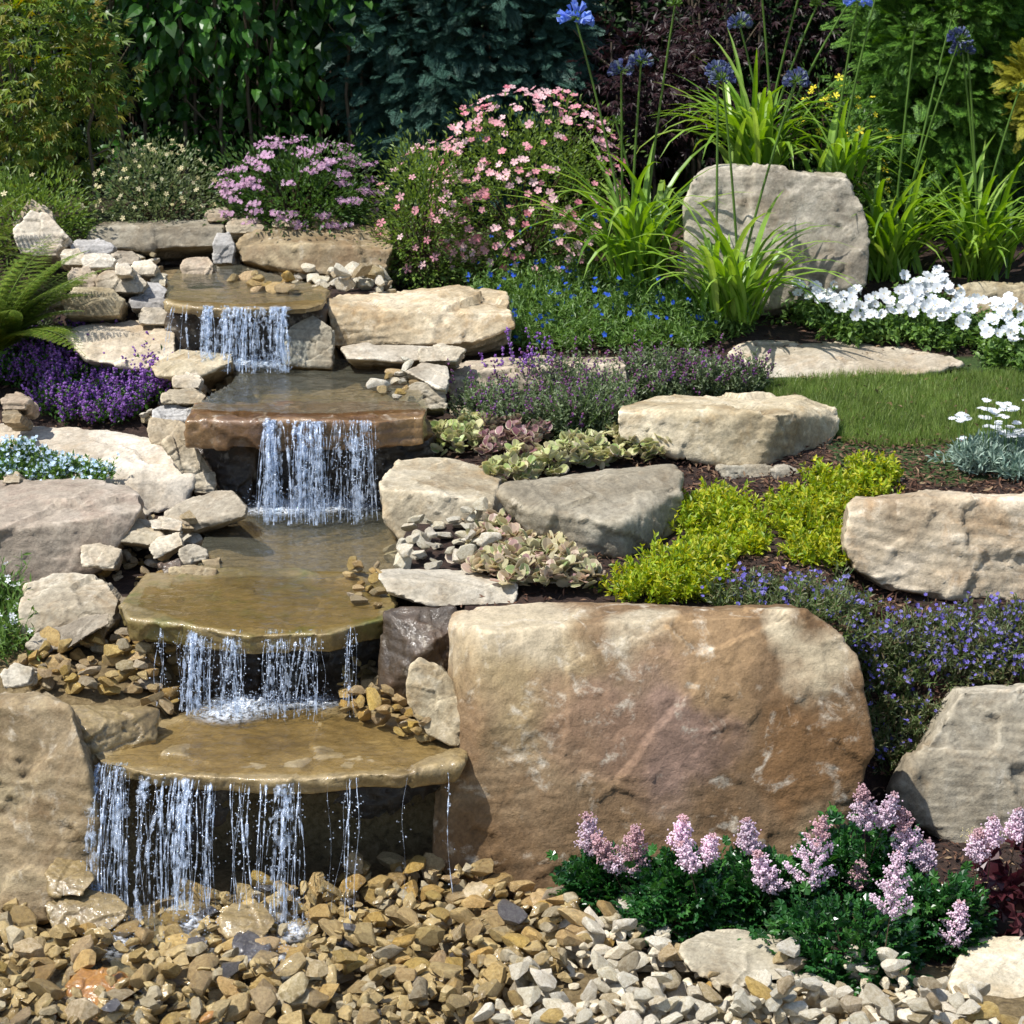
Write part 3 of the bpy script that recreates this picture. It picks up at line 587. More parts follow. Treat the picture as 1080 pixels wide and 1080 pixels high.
rock('rock', 'second pointed rock just behind the cream one at the upper left', 'buff', 4.7, [(14, 235, .05), (18, 250, 0), (58, 245, 0), (55, 222, .08), (32, 209, .12)], .3, 8, .05, .014)
rock('flat_rock', 'long brown lintel slab over the dark gap at the head of the stream', 'grey', 4.85,
     [(90, 250, .02), (92, 260, .0), (160, 264, -.02), (236, 260, -.02), (238, 238, .05), (95, 240, .05), (110, 234, .3), (232, 230, .35)], .45, 5, .02, .014, .7)
rock('rock', 'dark rock in the shaded gap under the lintel slab', 'dark', 5.08, [(150, 262, .02), (150, 292, 0), (215, 292, 0), (215, 260, .02)], .2, 6, .05, .014)
LB = [('grey flat stone topmost of the left stack', 'blue', 4.45, (72, 252, 122, 268)), ('pale block second in the left stack', 'buff', 4.3, (118, 265, 147, 279)),
      ('cream stone high in the left stack', 'cream', 4.25, (62, 262, 90, 280)), ('sandy stone in the middle of the left stack', 'cream', 4.15, (84, 268, 122, 282)),
      ('small brown block at the right of the left stack', 'buff', 4.1, (136, 275, 166, 290)), ('reddish tan block in the left stack', 'pink', 4.0, (70, 280, 102, 304)),
      ('large rounded block in the left stack', 'buff', 3.95, (100, 287, 157, 309)), ('wide tan block low in the left stack', 'buff', 3.8, (64, 303, 132, 333)),
      ('grey block beside the highest pool', 'blue', 3.9, (135, 312, 178, 326)), ('bluish white stone beside the highest pool', 'blue', 4.0, (144, 298, 176, 316)),
      ('small cream stone below the large rounded block', 'cream', 3.75, (144, 324, 180, 342)), ('flat cream stone at the far left of the stack', 'cream', 4.0, (50, 305, 70, 322)),
      ('thin stone between stack and purple flowers', 'cream', 3.9, (120, 278, 140, 290)), ('little white stone over the water at the stack', 'cream', 4.1, (158, 290, 176, 302)),
      ('leaning pinkish stone beside the dark gap', 'pink', 4.35, (190, 272, 226, 294)), ('grey upright stone right of the dark gap', 'blue', 4.6, (224, 245, 248, 278)),
      ('small tan stone on top of the lintel slab', 'buff', 4.95, (216, 220, 246, 234)), ('orange tan stone where the lintel meets the broad block', 'pink', 4.8, (236, 232, 280, 246)),
      ('little pointed stone behind the broad block', 'pink', 4.9, (285, 230, 314, 240)), ('brown stone under the mauve flowers', 'ochre', 4.9, (328, 224, 362, 240))]
for lab, m_, Y_, (x0, y0, x1, y1) in LB:
    h = y1 - y0; w = x1 - x0
    rock('rock', lab, m_, Y_, [(x0, y0 + h * .35, .03), (x0 + w * .05, y1, 0), (x0 + w * .9, y1, 0), (x1, y0 + h * .45, .03), (x1 - w * .25, y0, .12), (x0 + w * .2, y0, .12)], .26, 7, .05, .011)
rock('flat_rock', 'pale smooth slab below the left stack beside the highest fall', 'cream', 3.5, [(66, 352, .2), (90, 380, .02), (150, 390, -.02), (186, 378, .02), (184, 350, .2), (150, 338, .45), (90, 342, .4)], .4, 6, .03, .013, .7)
rock('flat_rock', 'angular tan slab above the small chip pile left of the second pool', 'buff', 3.3, [(158, 385, .1), (165, 396, .0), (210, 398, 0), (246, 382, .04), (244, 373, .12), (190, 368, .25)], .3, 6, .03, .011, .8)
for lab, m_, Y_, (x0, y0, x1, y1) in [('cream flat stone left of the small chip pile', 'cream', 3.2, (180, 392, 214, 410)), ('tan flat stone below the cream one by the second pool', 'buff', 3.05, (168, 410, 218, 426)),
      ('dusty stone among purple flowers on the left', 'pink', 2.95, (0, 415, 30, 432)), ('tan stone at the left edge under the purple flowers', 'buff', 2.85, (0, 430, 24, 447)),
      ('small tan stone beside the pale blue flowers', 'buff', 2.3, (0, 498, 24, 510))]:
    h = y1 - y0; w = x1 - x0
    rock('rock', lab, m_, Y_, [(x0, y0 + h * .35, .03), (x0 + w * .05, y1, 0), (x0 + w * .9, y1, 0), (x1, y0 + h * .45, .03), (x1 - w * .25, y0, .14), (x0 + w * .2, y0, .14)], .26, 7, .05, .011)
for lab, m_, Y_, (x0, y0, x1, y1) in [('large golden rock at the foot of the cracked boulder', 'wetgold', .12, (46, 905, 100, 945)), ('small ochre rock leaning on the cracked boulder', 'wetgold', .3, (36, 877, 66, 912)),
      ('wide golden rock beside the foot of the lowest waterfall', 'wetgold', .02, (46, 935, 140, 985)), ('bright orange stone lying in the water at lower left', 'orange_pebble', -.42, (66, 1020, 140, 1075)),
      ('golden angular rock near the pool of the lowest waterfall', 'wetgold', -.3, (168, 1010, 222, 1060)), ('flat golden stone under the splash of the lowest waterfall', 'wetgold', -.05, (230, 950, 292, 990)),
      ('dark speckled stone in the gravel below the lowest waterfall', 'dark_pebble', -.18, (242, 978, 288, 1016)),
      ('rounded golden rock against the foot of the giant boulder', 'gold_pebble', .2, (560, 934, 586, 962)), ('tan rock in front of the giant boulder', 'tan_pebble', .25, (488, 928, 524, 954))]:
    h = y1 - y0; w = x1 - x0
    rock('rock', lab, m_, Y_, [(x0, y0 + h * .4, .05), (x0 + w * .1, y1, -.02), (x0 + w * .75, y1, -.04), (x1, y0 + h * .55, .03), (x1 - w * .2, y0 + h * .1, .14), (x0 + w * .25, y0, .14)], .2, 9, .06, .010)

# ------------------------------------------------------------------ ledges and recess rocks of the cascade
slab('stone_ledge', 'lowest and widest wet golden ledge with thick water curtain', 'wetgold', .45,
     [(96, 794), (106, 806), (180, 812), (232, 823), (300, 818), (345, 821), (430, 812), (492, 808), (502, 792), (470, 768), (400, 745), (300, 735), (200, 745), (120, 772)], .05, vox=.009, disp=.55, cat='ledge')
slab('stone_ledge', 'mossy wet ledge in front of the middle pool', 'moss', .754,
     [(124, 634), (134, 652), (205, 657), (262, 671), (300, 664), (350, 668), (408, 652), (420, 636), (412, 600), (330, 600), (210, 600), (150, 606)], .08, vox=.009, disp=.55, cat='ledge')
slab('stone_ledge', 'thick rust brown ledge under the second pool', 'rust', 1.16,
     [(193, 442), (260, 444), (330, 445), (447, 440), (452, 430), (440, 424), (330, 424), (205, 424)], .125, vox=.011, disp=.8, cat='ledge', shrink=.99)
slab('stone_ledge', 'thin highest ledge beside the stack of stones', 'wetgold', 1.457,
     [(172, 320), (200, 324), (260, 325), (325, 325), (344, 318), (345, 304), (260, 302), (178, 304)], .042, vox=.011, disp=.7, cat='ledge')
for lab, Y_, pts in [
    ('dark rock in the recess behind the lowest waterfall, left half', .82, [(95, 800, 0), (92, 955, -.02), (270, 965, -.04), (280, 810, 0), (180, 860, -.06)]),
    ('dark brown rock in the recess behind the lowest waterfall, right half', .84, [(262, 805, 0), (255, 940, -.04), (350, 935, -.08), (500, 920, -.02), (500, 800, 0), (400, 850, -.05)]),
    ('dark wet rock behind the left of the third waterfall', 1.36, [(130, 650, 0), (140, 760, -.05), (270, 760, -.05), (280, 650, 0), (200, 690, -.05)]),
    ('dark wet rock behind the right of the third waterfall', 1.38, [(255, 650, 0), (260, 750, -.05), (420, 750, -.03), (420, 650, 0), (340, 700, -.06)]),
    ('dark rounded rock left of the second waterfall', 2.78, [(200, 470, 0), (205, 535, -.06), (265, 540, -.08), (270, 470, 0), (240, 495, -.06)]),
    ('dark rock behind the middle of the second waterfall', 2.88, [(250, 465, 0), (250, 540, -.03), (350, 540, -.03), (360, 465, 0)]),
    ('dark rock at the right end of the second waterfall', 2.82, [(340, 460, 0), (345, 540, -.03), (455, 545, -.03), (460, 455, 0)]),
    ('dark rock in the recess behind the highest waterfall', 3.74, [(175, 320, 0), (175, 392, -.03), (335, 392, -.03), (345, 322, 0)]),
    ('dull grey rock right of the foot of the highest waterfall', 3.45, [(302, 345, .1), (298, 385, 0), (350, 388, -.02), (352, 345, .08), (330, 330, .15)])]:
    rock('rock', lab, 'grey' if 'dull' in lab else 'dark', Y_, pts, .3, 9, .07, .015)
bake_rocks()

# ------------------------------------------------------------------ gravel and chip piles
def pebble_mesh(seed, flat):
    r = random.Random(seed); pts = []
    for _ in range(26):
        v = Vector((r.gauss(0, 1), r.gauss(0, 1), r.gauss(0, 1))).normalized(); pts.append((v.x * .5, v.y * .5 * r.uniform(.75, 1), v.z * .5 * flat))
    bm = chip(hull(pts), 10, .26, seed)
    bmesh.ops.triangulate(bm, faces=bm.faces[:])
    for lim in (.3, .16, .1):
        bmesh.ops.subdivide_edges(bm, edges=[e for e in bm.edges if e.calc_length() > lim], cuts=1); bmesh.ops.triangulate(bm, faces=bm.faces[:])
    bmesh.ops.smooth_vert(bm, verts=bm.verts[:], factor=.22, use_axis_x=True, use_axis_y=True, use_axis_z=True)
    me = bpy.data.meshes.new('stone'); bm.to_mesh(me); bm.free()
    n = len(me.vertices); co = np.zeros(n * 3); me.vertices.foreach_get('co', co); co = co.reshape(-1, 3)
    co *= (1.04 + .035 * fbm(co * 3.5 + seed, 3, seed))[:, None]
    me.vertices.foreach_set('co', co.ravel()); me.polygons.foreach_set('use_smooth', np.ones(len(me.polygons), bool)); me.update()
    try: me.set_sharp_from_angle(angle=R(38))
    except Exception: pass
    return me
PEB = {}
def peb(m_, k):
    if (m_, k) not in PEB:
        me = pebble_mesh(k * 13 + 5, [.34, .5, .62, .28, .42, .55, .38, .48][k % 8]); me.materials.append(M[m_]); PEB[(m_, k)] = me
    return PEB[(m_, k)]
class Heap:
    def __init__(s, x0, x1, y0, y1, zf, cell=.008):
        s.c = cell; s.x0 = x0; s.y0 = y0; xs = np.arange(x0, x1, cell); ys = np.arange(y0, y1, cell)
        X, Y = np.meshgrid(xs, ys); s.H = zf(X, Y); s.H0 = s.H.copy(); s.mx = 9; s.nx = len(xs); s.ny = len(ys)
    def put(s, x, y, r, t, sink=.35):
        i = int((x - s.x0) / s.c); j = int((y - s.y0) / s.c); k = max(1, int(r / s.c))
        if i < k or j < k or i >= s.nx - k or j >= s.ny - k: return None
        W = s.H[j - k:j + k + 1, i - k:i + k + 1]; a, b = np.meshgrid(np.arange(-k, k + 1), np.arange(-k, k + 1)); d = np.sqrt(a * a + b * b) / k
        in_ = d <= 1; base = np.percentile(W[in_], 65)
        if base - s.H0[j, i] > s.mx: return None
        zc = base + t * (.5 - sink)
        top = zc + t * .5 * np.sqrt(np.clip(1 - d * d, 0, 1)); s.H[j - k:j + k + 1, i - k:i + k + 1] = np.where(in_, np.maximum(W, top), W)
        gx = (W[:, -1].mean() - W[:, 0].mean()) / (2 * r); gy = (W[-1].mean() - W[0].mean()) / (2 * r)
        return zc, np.clip(gx, -.6, .6), np.clip(gy, -.6, .6)
def pile(name, label, group, mats, poly, n, s0, s1, Yf=None, zf=None, stuff_n=0, stuff_label='', sink=.3, pw=2.0, cat='stone', mx=.09):
    """stones dropped one after another inside an outline on the ground, largest first"""
    pts = inside(poly, n + stuff_n); 
    if zf is None: W = G(pts[:, 0], pts[:, 1]); z0 = lambda X, Y: tz(X, Y)
    else: W = np.array([PZ(a, b, zf) for a, b in pts]); z0 = lambda X, Y: np.full(X.shape, zf)
    hp = Heap(W[:, 0].min() - .2, W[:, 0].max() + .2, W[:, 1].min() - .2, W[:, 1].max() + .2, z0)
    hp.mx = mx
    size = np.sort(s0 + (s1 - s0) * rng.random(n + stuff_n) ** pw)[::-1]
    small = MB(); order = list(range(n, n + stuff_n)) + list(range(n))
    rest = {}
    for i in order:
        k = int(rng.integers(0, 8)); sz = size[i]; fl = [.34, .5, .62, .28, .42, .55, .38, .48][k]
        r_ = hp.put(W[i, 0], W[i, 1], sz * .42, sz * fl, sink if i < n else .1)
        if r_ is None: continue
        zc, gx, gy = r_; rz = rng.uniform(0, 6.28); tx = math.atan(gy) + rng.normal(0, .16); ty = -math.atan(gx) + rng.normal(0, .16)
        mm = mats[int(rng.choice(len(mats), p=None))] if not isinstance(mats, dict) else list(mats)[int(rng.choice(len(mats), p=list(mats.values())))]
        sc3 = (sz * rng.uniform(.9, 1.25), sz * rng.uniform(.7, 1.0), sz * rng.uniform(.8, 1.15))
        from mathutils import Euler, Matrix
        if i < n:
            o = bpy.data.objects.new(name, peb(mm, k)); C.objects.link(o); o.location = (W[i, 0], W[i, 1], zc); o.rotation_euler = (tx, ty, rz); o.scale = sc3
            tag(o, label, cat, group)
        else:
            rest.setdefault(mm, []).append((k, Matrix.LocRotScale(Vector((W[i, 0], W[i, 1], zc)), Euler((tx, ty, rz)), Vector(sc3))))
    if rest:
        ms = list(rest); mb = MB()
        for mi, mm in enumerate(ms):
            for k, mt in rest[mm]:
                me = peb(mm, k); V = np.array([mt @ v.co for v in me.vertices]); Fc = np.array([p.vertices[:] for p in me.polygons if len(p.vertices) == 3]); mb.add(V, Fc, mi)
        o = mb.build('gravel', [M[a] for a in ms], None, True)
        try: o.data.set_sharp_from_angle(angle=R(38))
        except Exception: pass
        tag(o, stuff_label, 'gravel', kind='stuff')

GP = {'gold_pebble': .60, 'shiny_pebble': .25, 'tan_pebble': .12, 'dark_pebble': .02, 'orange_pebble': .01}
FRONT = [(-40, 965), (60, 990), (150, 985), (300, 960), (400, 925), (470, 938), (560, 955), (620, 970), (640, 1000), (600, 1030), (600, 1050), (520, 1110), (-40, 1110)]
pile('gravel_stone', 'golden brown angular stone in the wet gravel below the lowest waterfall', 'golden stones below the lowest waterfall', GP, FRONT, 270, .055, .14,
     stuff_n=1300, stuff_label='small golden gravel chips filling in below the lowest waterfall', pw=1.8, mx=.11)
CF = [(590, 965), (650, 975), (715, 1000), (716, 1032), (775, 1050), (836, 1036), (850, 1030), (960, 1036), (1000, 1062), (1040, 1085), (1100, 1085), (1100, 1125), (480, 1125), (540, 1070), (600, 1045)]
pile('pebble', 'cream rounded pebble in the pale gravel along the front edge', 'cream pebbles along the front edge', {'cream_pebble': .84, 'tan_pebble': .12, 'gold_pebble': .04}, CF, 200, .05, .125,
     stuff_n=520, stuff_label='small cream gravel between the pale pebbles at the front', pw=1.5, mx=.2)
pile('stone_chip', 'ochre stone chip in the pile left of the third waterfall', 'ochre chips left of the third waterfall', {'gold_pebble': .85, 'tan_pebble': .15},
     [(20, 705), (90, 668), (150, 680), (200, 715), (205, 755), (165, 760), (150, 738), (70, 745), (30, 735)], 120, .05, .135, sink=.15, pw=1.5)
pile('stone_chip', 'golden stone chip in the small pile on the right of the lowest ledge', 'golden chips on the right of the lowest ledge', {'gold_pebble': .9, 'tan_pebble': .1},
     [(358, 735), (380, 712), (430, 712), (442, 750), (462, 778), (450, 788), (405, 772), (362, 758)], 85, .045, .12, zf=.46, sink=.0, pw=1.4)
pile('stone_chip', 'sandy stone chip in the pile left of the middle pool', 'sandy chips left of the middle pool', {'gold_pebble': .5, 'tan_pebble': .5},
     [(85, 600), (130, 575), (170, 585), (205, 600), (235, 612), (228, 625), (150, 625), (120, 618), (90, 612)], 55, .035, .10, sink=.15, pw=1.6)
pile('pale_stone', 'pale stone chip in the pile left of the second pool', 'pale chips left of the second pool', {'cream_pebble': .4, 'tan_pebble': .6},
     [(202, 400), (230, 388), (262, 392), (272, 415), (250, 430), (222, 432), (208, 420)], 38, .06, .12, sink=.1, pw=1.3)
pile('stone_chip', 'golden stone chip at the right end of the mossy ledge', 'golden chips at the right of the mossy ledge', {'gold_pebble': .8, 'tan_pebble': .2},
     [(362, 620), (375, 600), (400, 605), (410, 635), (390, 645), (368, 640)], 16, .05, .10, zf=.757, sink=.1, pw=1.3)
pile('pale_stone', 'cream stone chip in the pile right of the highest pool', 'cream chips right of the highest pool', {'cream_pebble': .8, 'tan_pebble': .2},
     [(262, 292), (268, 280), (330, 282), (395, 292), (425, 302), (418, 312), (345, 314), (318, 306), (300, 298)], 80, .07, .15, sink=.1, pw=1.3)
pile('stone_chip', 'wet golden stone chip standing in the highest pool', 'wet golden chips in the highest pool', {'gold_pebble': 1.0},
     [(230, 302), (250, 296), (300, 300), (318, 310), (300, 316), (250, 308)], 12, .07, .14, zf=1.45, sink=.15, pw=1.3)
pile('pale_stone', 'white stone chip in the pile between block stone and pale slab', 'white chips beside the middle pool', {'cream_pebble': 1.0},
     [(400, 598), (425, 572), (450, 556), (520, 560), (540, 585), (515, 602), (440, 602)], 60, .06, .15, Yf=None, sink=.05, pw=1.2)
pile('pale_stone', 'white stone chip wedged against the giant boulder', 'white chips by the leaning slab', {'cream_pebble': 1.0},
     [(455, 700), (470, 690), (495, 705), (505, 745), (500, 770), (490, 760), (478, 720)], 24, .05, .11, zf=.52, sink=.0, pw=1.2)
pile('pale_stone', 'pale stone chip beside the second pool on the right', 'pale chips right of the second pool', {'cream_pebble': .7, 'gold_pebble': .3},
     [(392, 412), (415, 395), (440, 398), (438, 415), (415, 424), (395, 422)], 18, .06, .12, zf=1.17, sink=.0, pw=1.2)
pile('pale_stone', 'pale stone chip along the left stack by the highest pool', 'chips along the left stack', {'cream_pebble': .8, 'tan_pebble': .2},
     [(60, 262), (110, 258), (150, 275), (175, 300), (180, 330), (150, 340), (70, 330), (60, 300)], 50, .07, .15, sink=.1, pw=1.3)
pile('pale_stone', 'cream flat chip on the jumbled bank left of the middle pool', 'cream chips left of the middle pool', {'cream_pebble': .6, 'tan_pebble': .4},
     [(95, 585), (120, 560), (160, 560), (215, 570), (225, 596), (180, 600), (120, 598)], 30, .06, .14, sink=.0, pw=1.2, mx=.2)
pile('pale_stone', 'cream flat chip tucked beside the leaning slab left of the second waterfall', 'cream chips left of the second ledge', {'cream_pebble': .6, 'tan_pebble': .4},
     [(150, 462), (160, 430), (200, 432), (215, 450), (200, 470)], 16, .06, .12, sink=.0, pw=1.2, mx=.2)
# stones jumbled on the top edge of the broad cream rock etc.

# ------------------------------------------------------------------ water
def water_mat(name, tint, rip=14, dist=.012, gl=.02, murk_sheen=.12, murk_sheenc=(.12, .10, .06)):
    m, nt = mat(name); k = NT(nt); tc = k.n('ShaderNodeTexCoord').outputs['Object']
    mp = k.n('ShaderNodeMapping'); mp.inputs['Scale'].default_value = (1, 1.6, 1); k.l(tc, mp.inputs[0])
    nb = k.bump(k.noise(mp.outputs[0], rip, 3, .5, .7), dist, .6)
    t = k.n('ShaderNodeBsdfTransparent'); t.inputs[0].default_value = (*tint, 1)
    d = k.n('ShaderNodeBsdfDiffuse'); d.inputs[0].default_value = (*murk_sheenc, 1)
    g = k.n('ShaderNodeBsdfGlossy'); g.inputs['Roughness'].default_value = gl; k.l(nb, g.inputs['Normal'])
    fr = k.n('ShaderNodeFresnel'); fr.inputs['IOR'].default_value = 1.36; k.l(nb, fr.inputs['Normal'])
    a = k.n('ShaderNodeMixShader'); a.inputs[0].default_value = murk_sheen; k.l(t.outputs[0], a.inputs[1]); k.l(d.outputs[0], a.inputs[2])
    b = k.n('ShaderNodeMixShader'); k.l(fr.outputs[0], b.inputs[0]); k.l(a.outputs[0], b.inputs[1]); k.l(g.outputs[0], b.inputs[2])
    o = k.n('ShaderNodeOutputMaterial'); k.l(b.outputs[0], o.inputs[0]); return m
WF = water_mat('film_water', (.93, .88, .74), rip=16, dist=.015, gl=.05, murk_sheen=.06, murk_sheenc=(.34, .27, .13))
WM = water_mat('stream_water', (.90, .87, .76), rip=11, gl=.05, murk_sheen=.16, murk_sheenc=(.34, .33, .24))  # cloudy water colour, lightened to carry a painted pale sky reflection
def water(poly, z, label, amp=.003, fx=7, centre=None, m=None):
    W = np.array([PZ(a, b, z)[:2] for a, b in poly]); lo = W.min(0); hi = W.max(0)
    xs = np.arange(lo[0], hi[0], .012); ys = np.arange(lo[1], hi[1], .012); X, Y = np.meshgrid(xs, ys)
    q = np.stack([X.ravel() * fx, Y.ravel() * fx * 1.6, np.zeros(X.size)], 1); Z = z + amp * fbm(q, 3, 77)
    if centre is not None:
        d = np.hypot(X.ravel() - centre[0], (Y.ravel() - centre[1])); Z = Z + amp * 1.3 * np.sin(d * 55) * np.exp(-d * 2.2)
    ok = inpoly(X.ravel(), Y.ravel(), [tuple(v) for v in W]); nx = len(xs)
    i, j = np.meshgrid(np.arange(nx - 1), np.arange(len(ys) - 1)); a = (j * nx + i).ravel(); a = a[ok[a] & ok[a + 1] & ok[a + nx] & ok[a + nx + 1]]
    mb = MB(); mb.add(np.stack([X.ravel(), Y.ravel(), Z], 1), np.concatenate([np.stack([a, a + 1, a + nx + 1], 1), np.stack([a, a + nx + 1, a + nx], 1)]))
    tag(mb.build('water', m or WM, None, True), label, 'water', kind='structure')
water([(130, 626), (205, 600), (215, 560), (255, 525), (430, 520), (455, 560), (450, 590), (415, 604), (300, 604), (200, 606)], .752, 'still water of the middle pool', .003, centre=P(325, 535, 2.4)[:2])
water([(195, 432), (240, 405), (265, 380), (410, 378), (440, 400), (452, 432), (330, 437)], 1.172, 'shallow water of the second pool', .004, 10)
water([(174, 316), (175, 296), (190, 280), (250, 278), (330, 300), (345, 316), (260, 321)], 1.466, 'shallow water of the highest pool', .003, 10)
water([(-40, 1120), (-40, 1000), (100, 975), (250, 955), (320, 985), (360, 1010), (330, 1060), (260, 1120)], .012, 'thin sheet of water between the gravel stones', .003, 8)
water([(108, 802), (180, 811), (250, 817), (330, 816), (440, 808), (485, 800), (440, 770), (330, 748), (210, 752), (135, 780)], .459, 'film of water over the lowest ledge', .0035, 14, m=WF)
water([(140, 638), (210, 659), (275, 665), (345, 660), (400, 650), (405, 608), (225, 606), (150, 620)], .764, 'film of water over the mossy ledge', .0035, 14, m=WF)

def fall_mat(lo=.12, hi=.8, nm='falling_water'):
    m, nt = mat(nm); k = NT(nt); tc = k.n('ShaderNodeTexCoord').outputs['Object']
    mp = k.n('ShaderNodeMapping'); mp.inputs['Scale'].default_value = (1, 1, .45); k.l(tc, mp.inputs[0])
    nz = k.noise(mp.outputs[0], 70, 4, .6, .4); nb = k.bump(nz, .01, 1.0)
    t = k.n('ShaderNodeBsdfTransparent'); t.inputs[0].default_value = (.96, .98, 1, 1)
    p = k.n('ShaderNodeBsdfPrincipled'); p.inputs['Base Color'].default_value = (.68, .77, .92, 1); p.inputs['Roughness'].default_value = .12; p.inputs['Specular IOR Level'].default_value = 1.0
    p.inputs['Coat Weight'].default_value = 1.0; p.inputs['Coat Roughness'].default_value = .05; k.l(nb, p.inputs['Normal']); k.l(nb, p.inputs['Coat Normal'])
    a = k.n('ShaderNodeMixShader'); fac = k.ramp(k.noise(mp.outputs[0], 48, 3, .6, .3), [(.42, w3(lo)), (.62, w3(hi))]); k.l(fac, a.inputs[0]); k.l(t.outputs[0], a.inputs[1]); k.l(p.outputs[0], a.inputs[2])
    o = k.n('ShaderNodeOutputMaterial'); k.l(a.outputs[0], o.inputs[0]); return m
FM = fall_mat(.10, .82); FM2 = fall_mat(.0, .34, 'falling_water_film')
def foam_mat():
    m, nt = mat('white_foam'); k = NT(nt); tc = k.n('ShaderNodeTexCoord').outputs['Object']
    t = k.n('ShaderNodeBsdfTransparent'); p = k.n('ShaderNodeBsdfPrincipled'); p.inputs['Base Color'].default_value = (.86, .90, .95, 1); p.inputs['Roughness'].default_value = .3
    nz = k.noise(tc, 55, 5, .7, .3); k.l(k.bump(nz, .01, 1), p.inputs['Normal'])
    at = k.n('ShaderNodeAttribute', attribute_name='dens'); f = k.math('MULTIPLY', k.ramp(nz, [(.40, w3(.05)), (.58, w3(1))]), at.outputs['Fac'])
    a = k.n('ShaderNodeMixShader'); k.l(f, a.inputs[0]); k.l(t.outputs[0], a.inputs[1]); k.l(p.outputs[0], a.inputs[2])
    o = k.n('ShaderNodeOutputMaterial'); k.l(a.outputs[0], o.inputs[0]); return m
FO = foam_mat()
def waterfall(label, zlip, zland, bands, v0, foam, seed):
    """bands: (px0, px1, lip row, strands, radius, spread towards px, kind)"""
    r = np.random.default_rng(seed); mb = MB(); oc = T_oct(); drops = []
    T = math.sqrt(2 * (zlip - zland) / 9.8)
    for (a, b, row, ns, rad, wob) in bands:
        cen = r.uniform(a, b, max(2, int((b - a) / 9)))
        for s in range(max(1, int(ns * 1.5))):
            px = float(np.clip(r.choice(cen) + r.normal(0, 5), a, b)) if ns > 5 else r.uniform(a, b); p0 = PZ(px, row, zlip); n = 60; t = np.linspace(0, 1, n)
            film = ns > 5 and r.random() < .5
            vv = v0 * r.uniform(.6, 1.35); x = p0[0] + (r.normal(0, .022) * t + (.004 + .008 * wob) * np.sin(t * r.uniform(3, 11) + r.uniform(0, 6)) * t)
            y = p0[1] - vv * T * t + .02; z = zlip - .002 - (zlip - zland) * t ** 2 * .97
            pts = np.stack([x, y, z], 1); ph = r.uniform(0, 100); q = np.stack([np.full(n, ph), t * (10 + 12 * t), np.zeros(n)], 1)
            bead = vn(q, seed) + .5 * vn(q * 2.7, seed + 2); rr = rad * .42 * min(2.4, math.exp(r.normal(-.3, .55))) * (1.1 - .4 * t) * np.clip(.7 + 1.1 * bead, .08, 2.0)
            q2 = np.stack([np.full(n, ph + 40), t * 4, np.zeros(n)], 1)
            if wob > .45 or r.random() < .4: rr = rr * (vn(q2, seed + 5) > -.2 + .35 * (.4 - t))          # broken into beads
            rr = np.maximum(rr, 0.0002) * (.55 if film else 1); V, Fc = tube(pts, 0, sides=6, radii=rr); V = V.reshape(n, 6, 3)
            V[:, :, 0] = pts[:, None, 0] + (V[:, :, 0] - pts[:, None, 0]) * (r.uniform(4, 9) if film else r.uniform(1.0, 1.9)); mb.add(V.reshape(-1, 3), Fc, 1 if film else 0)
            m_ = int(5 + 9 * wob); tt = r.uniform(.3, 1, m_); j = (tt * (n - 1)).astype(int); drops.append(pts[j] + r.normal(0, 1, (m_, 3)) * np.array([.012, .02, .01]) * (.4 + tt[:, None]))
    D = np.concatenate(drops); V, Fc = inst(oc, D, np.tile(UP, (len(D), 1)) + r.normal(0, .2, (len(D), 3)), np.tile([1., 0, 0], (len(D), 1)), r.uniform(.003, .009, len(D)))
    mb.add(V, Fc)
    root = empty('waterfall', PZ((bands[0][0] + bands[-1][1]) / 2, bands[0][2], zlip), label, 'waterfall')
    fall_mb = mb
    # foam where it lands, with thrown droplets
    fb = MB(); dens = []; dd = []
    for (fx, fy, rx, ry, am, z) in foam:
        c = PZ(fx, fy, z); n = 22; th = np.linspace(0, 2 * np.pi, 40, endpoint=False); rs = np.linspace(0, 1, n); k = mpp(c[1])
        Rr, Th = np.meshgrid(rs, th); X = c[0] + Rr * np.cos(Th) * rx * k; Y = c[1] + Rr * np.sin(Th) * ry * k * 3.2
        Z = c[2] + .006 + .022 * (1 - Rr) * am * np.abs(fbm(np.stack([X.ravel() * 30, Y.ravel() * 20, np.zeros(X.size)], 1), 3, 3)).reshape(X.shape)
        V = np.stack([X, Y, Z], -1).reshape(-1, 3); Fc = []
        for i in range(40):
            for j in range(n - 1):
                A = i * n + j; B = ((i + 1) % 40) * n + j; Fc += [(A, A + 1, B), (A + 1, B + 1, B)]
        fb.add(V, Fc); dens.append((np.clip(1 - Rr, 0, 1) ** 1.4 * min(2.2, am * 1.9)).ravel())
        m_ = int(rx * 5 * am); e = r.normal(0, .45, (m_, 2)); dd.append(np.stack([c[0] + e[:, 0] * rx * k, c[1] + e[:, 1] * ry * k * 2, c[2] + np.abs(r.normal(0, .03, m_)) + .005], 1))
    me = fb.mesh('foam', True); at = me.attributes.new('dens', 'FLOAT', 'POINT'); at.data.foreach_set('value', np.concatenate(dens).astype(np.float32))
    link('foam', me, FO, root)
    D = np.concatenate(dd); V, Fc = inst(oc, D, randu(len(D)), randu(len(D)), r.uniform(.003, .008, len(D))); fall_mb.add(V, Fc); fall_mb.build('falling_water', [FM, FM2], root, True)
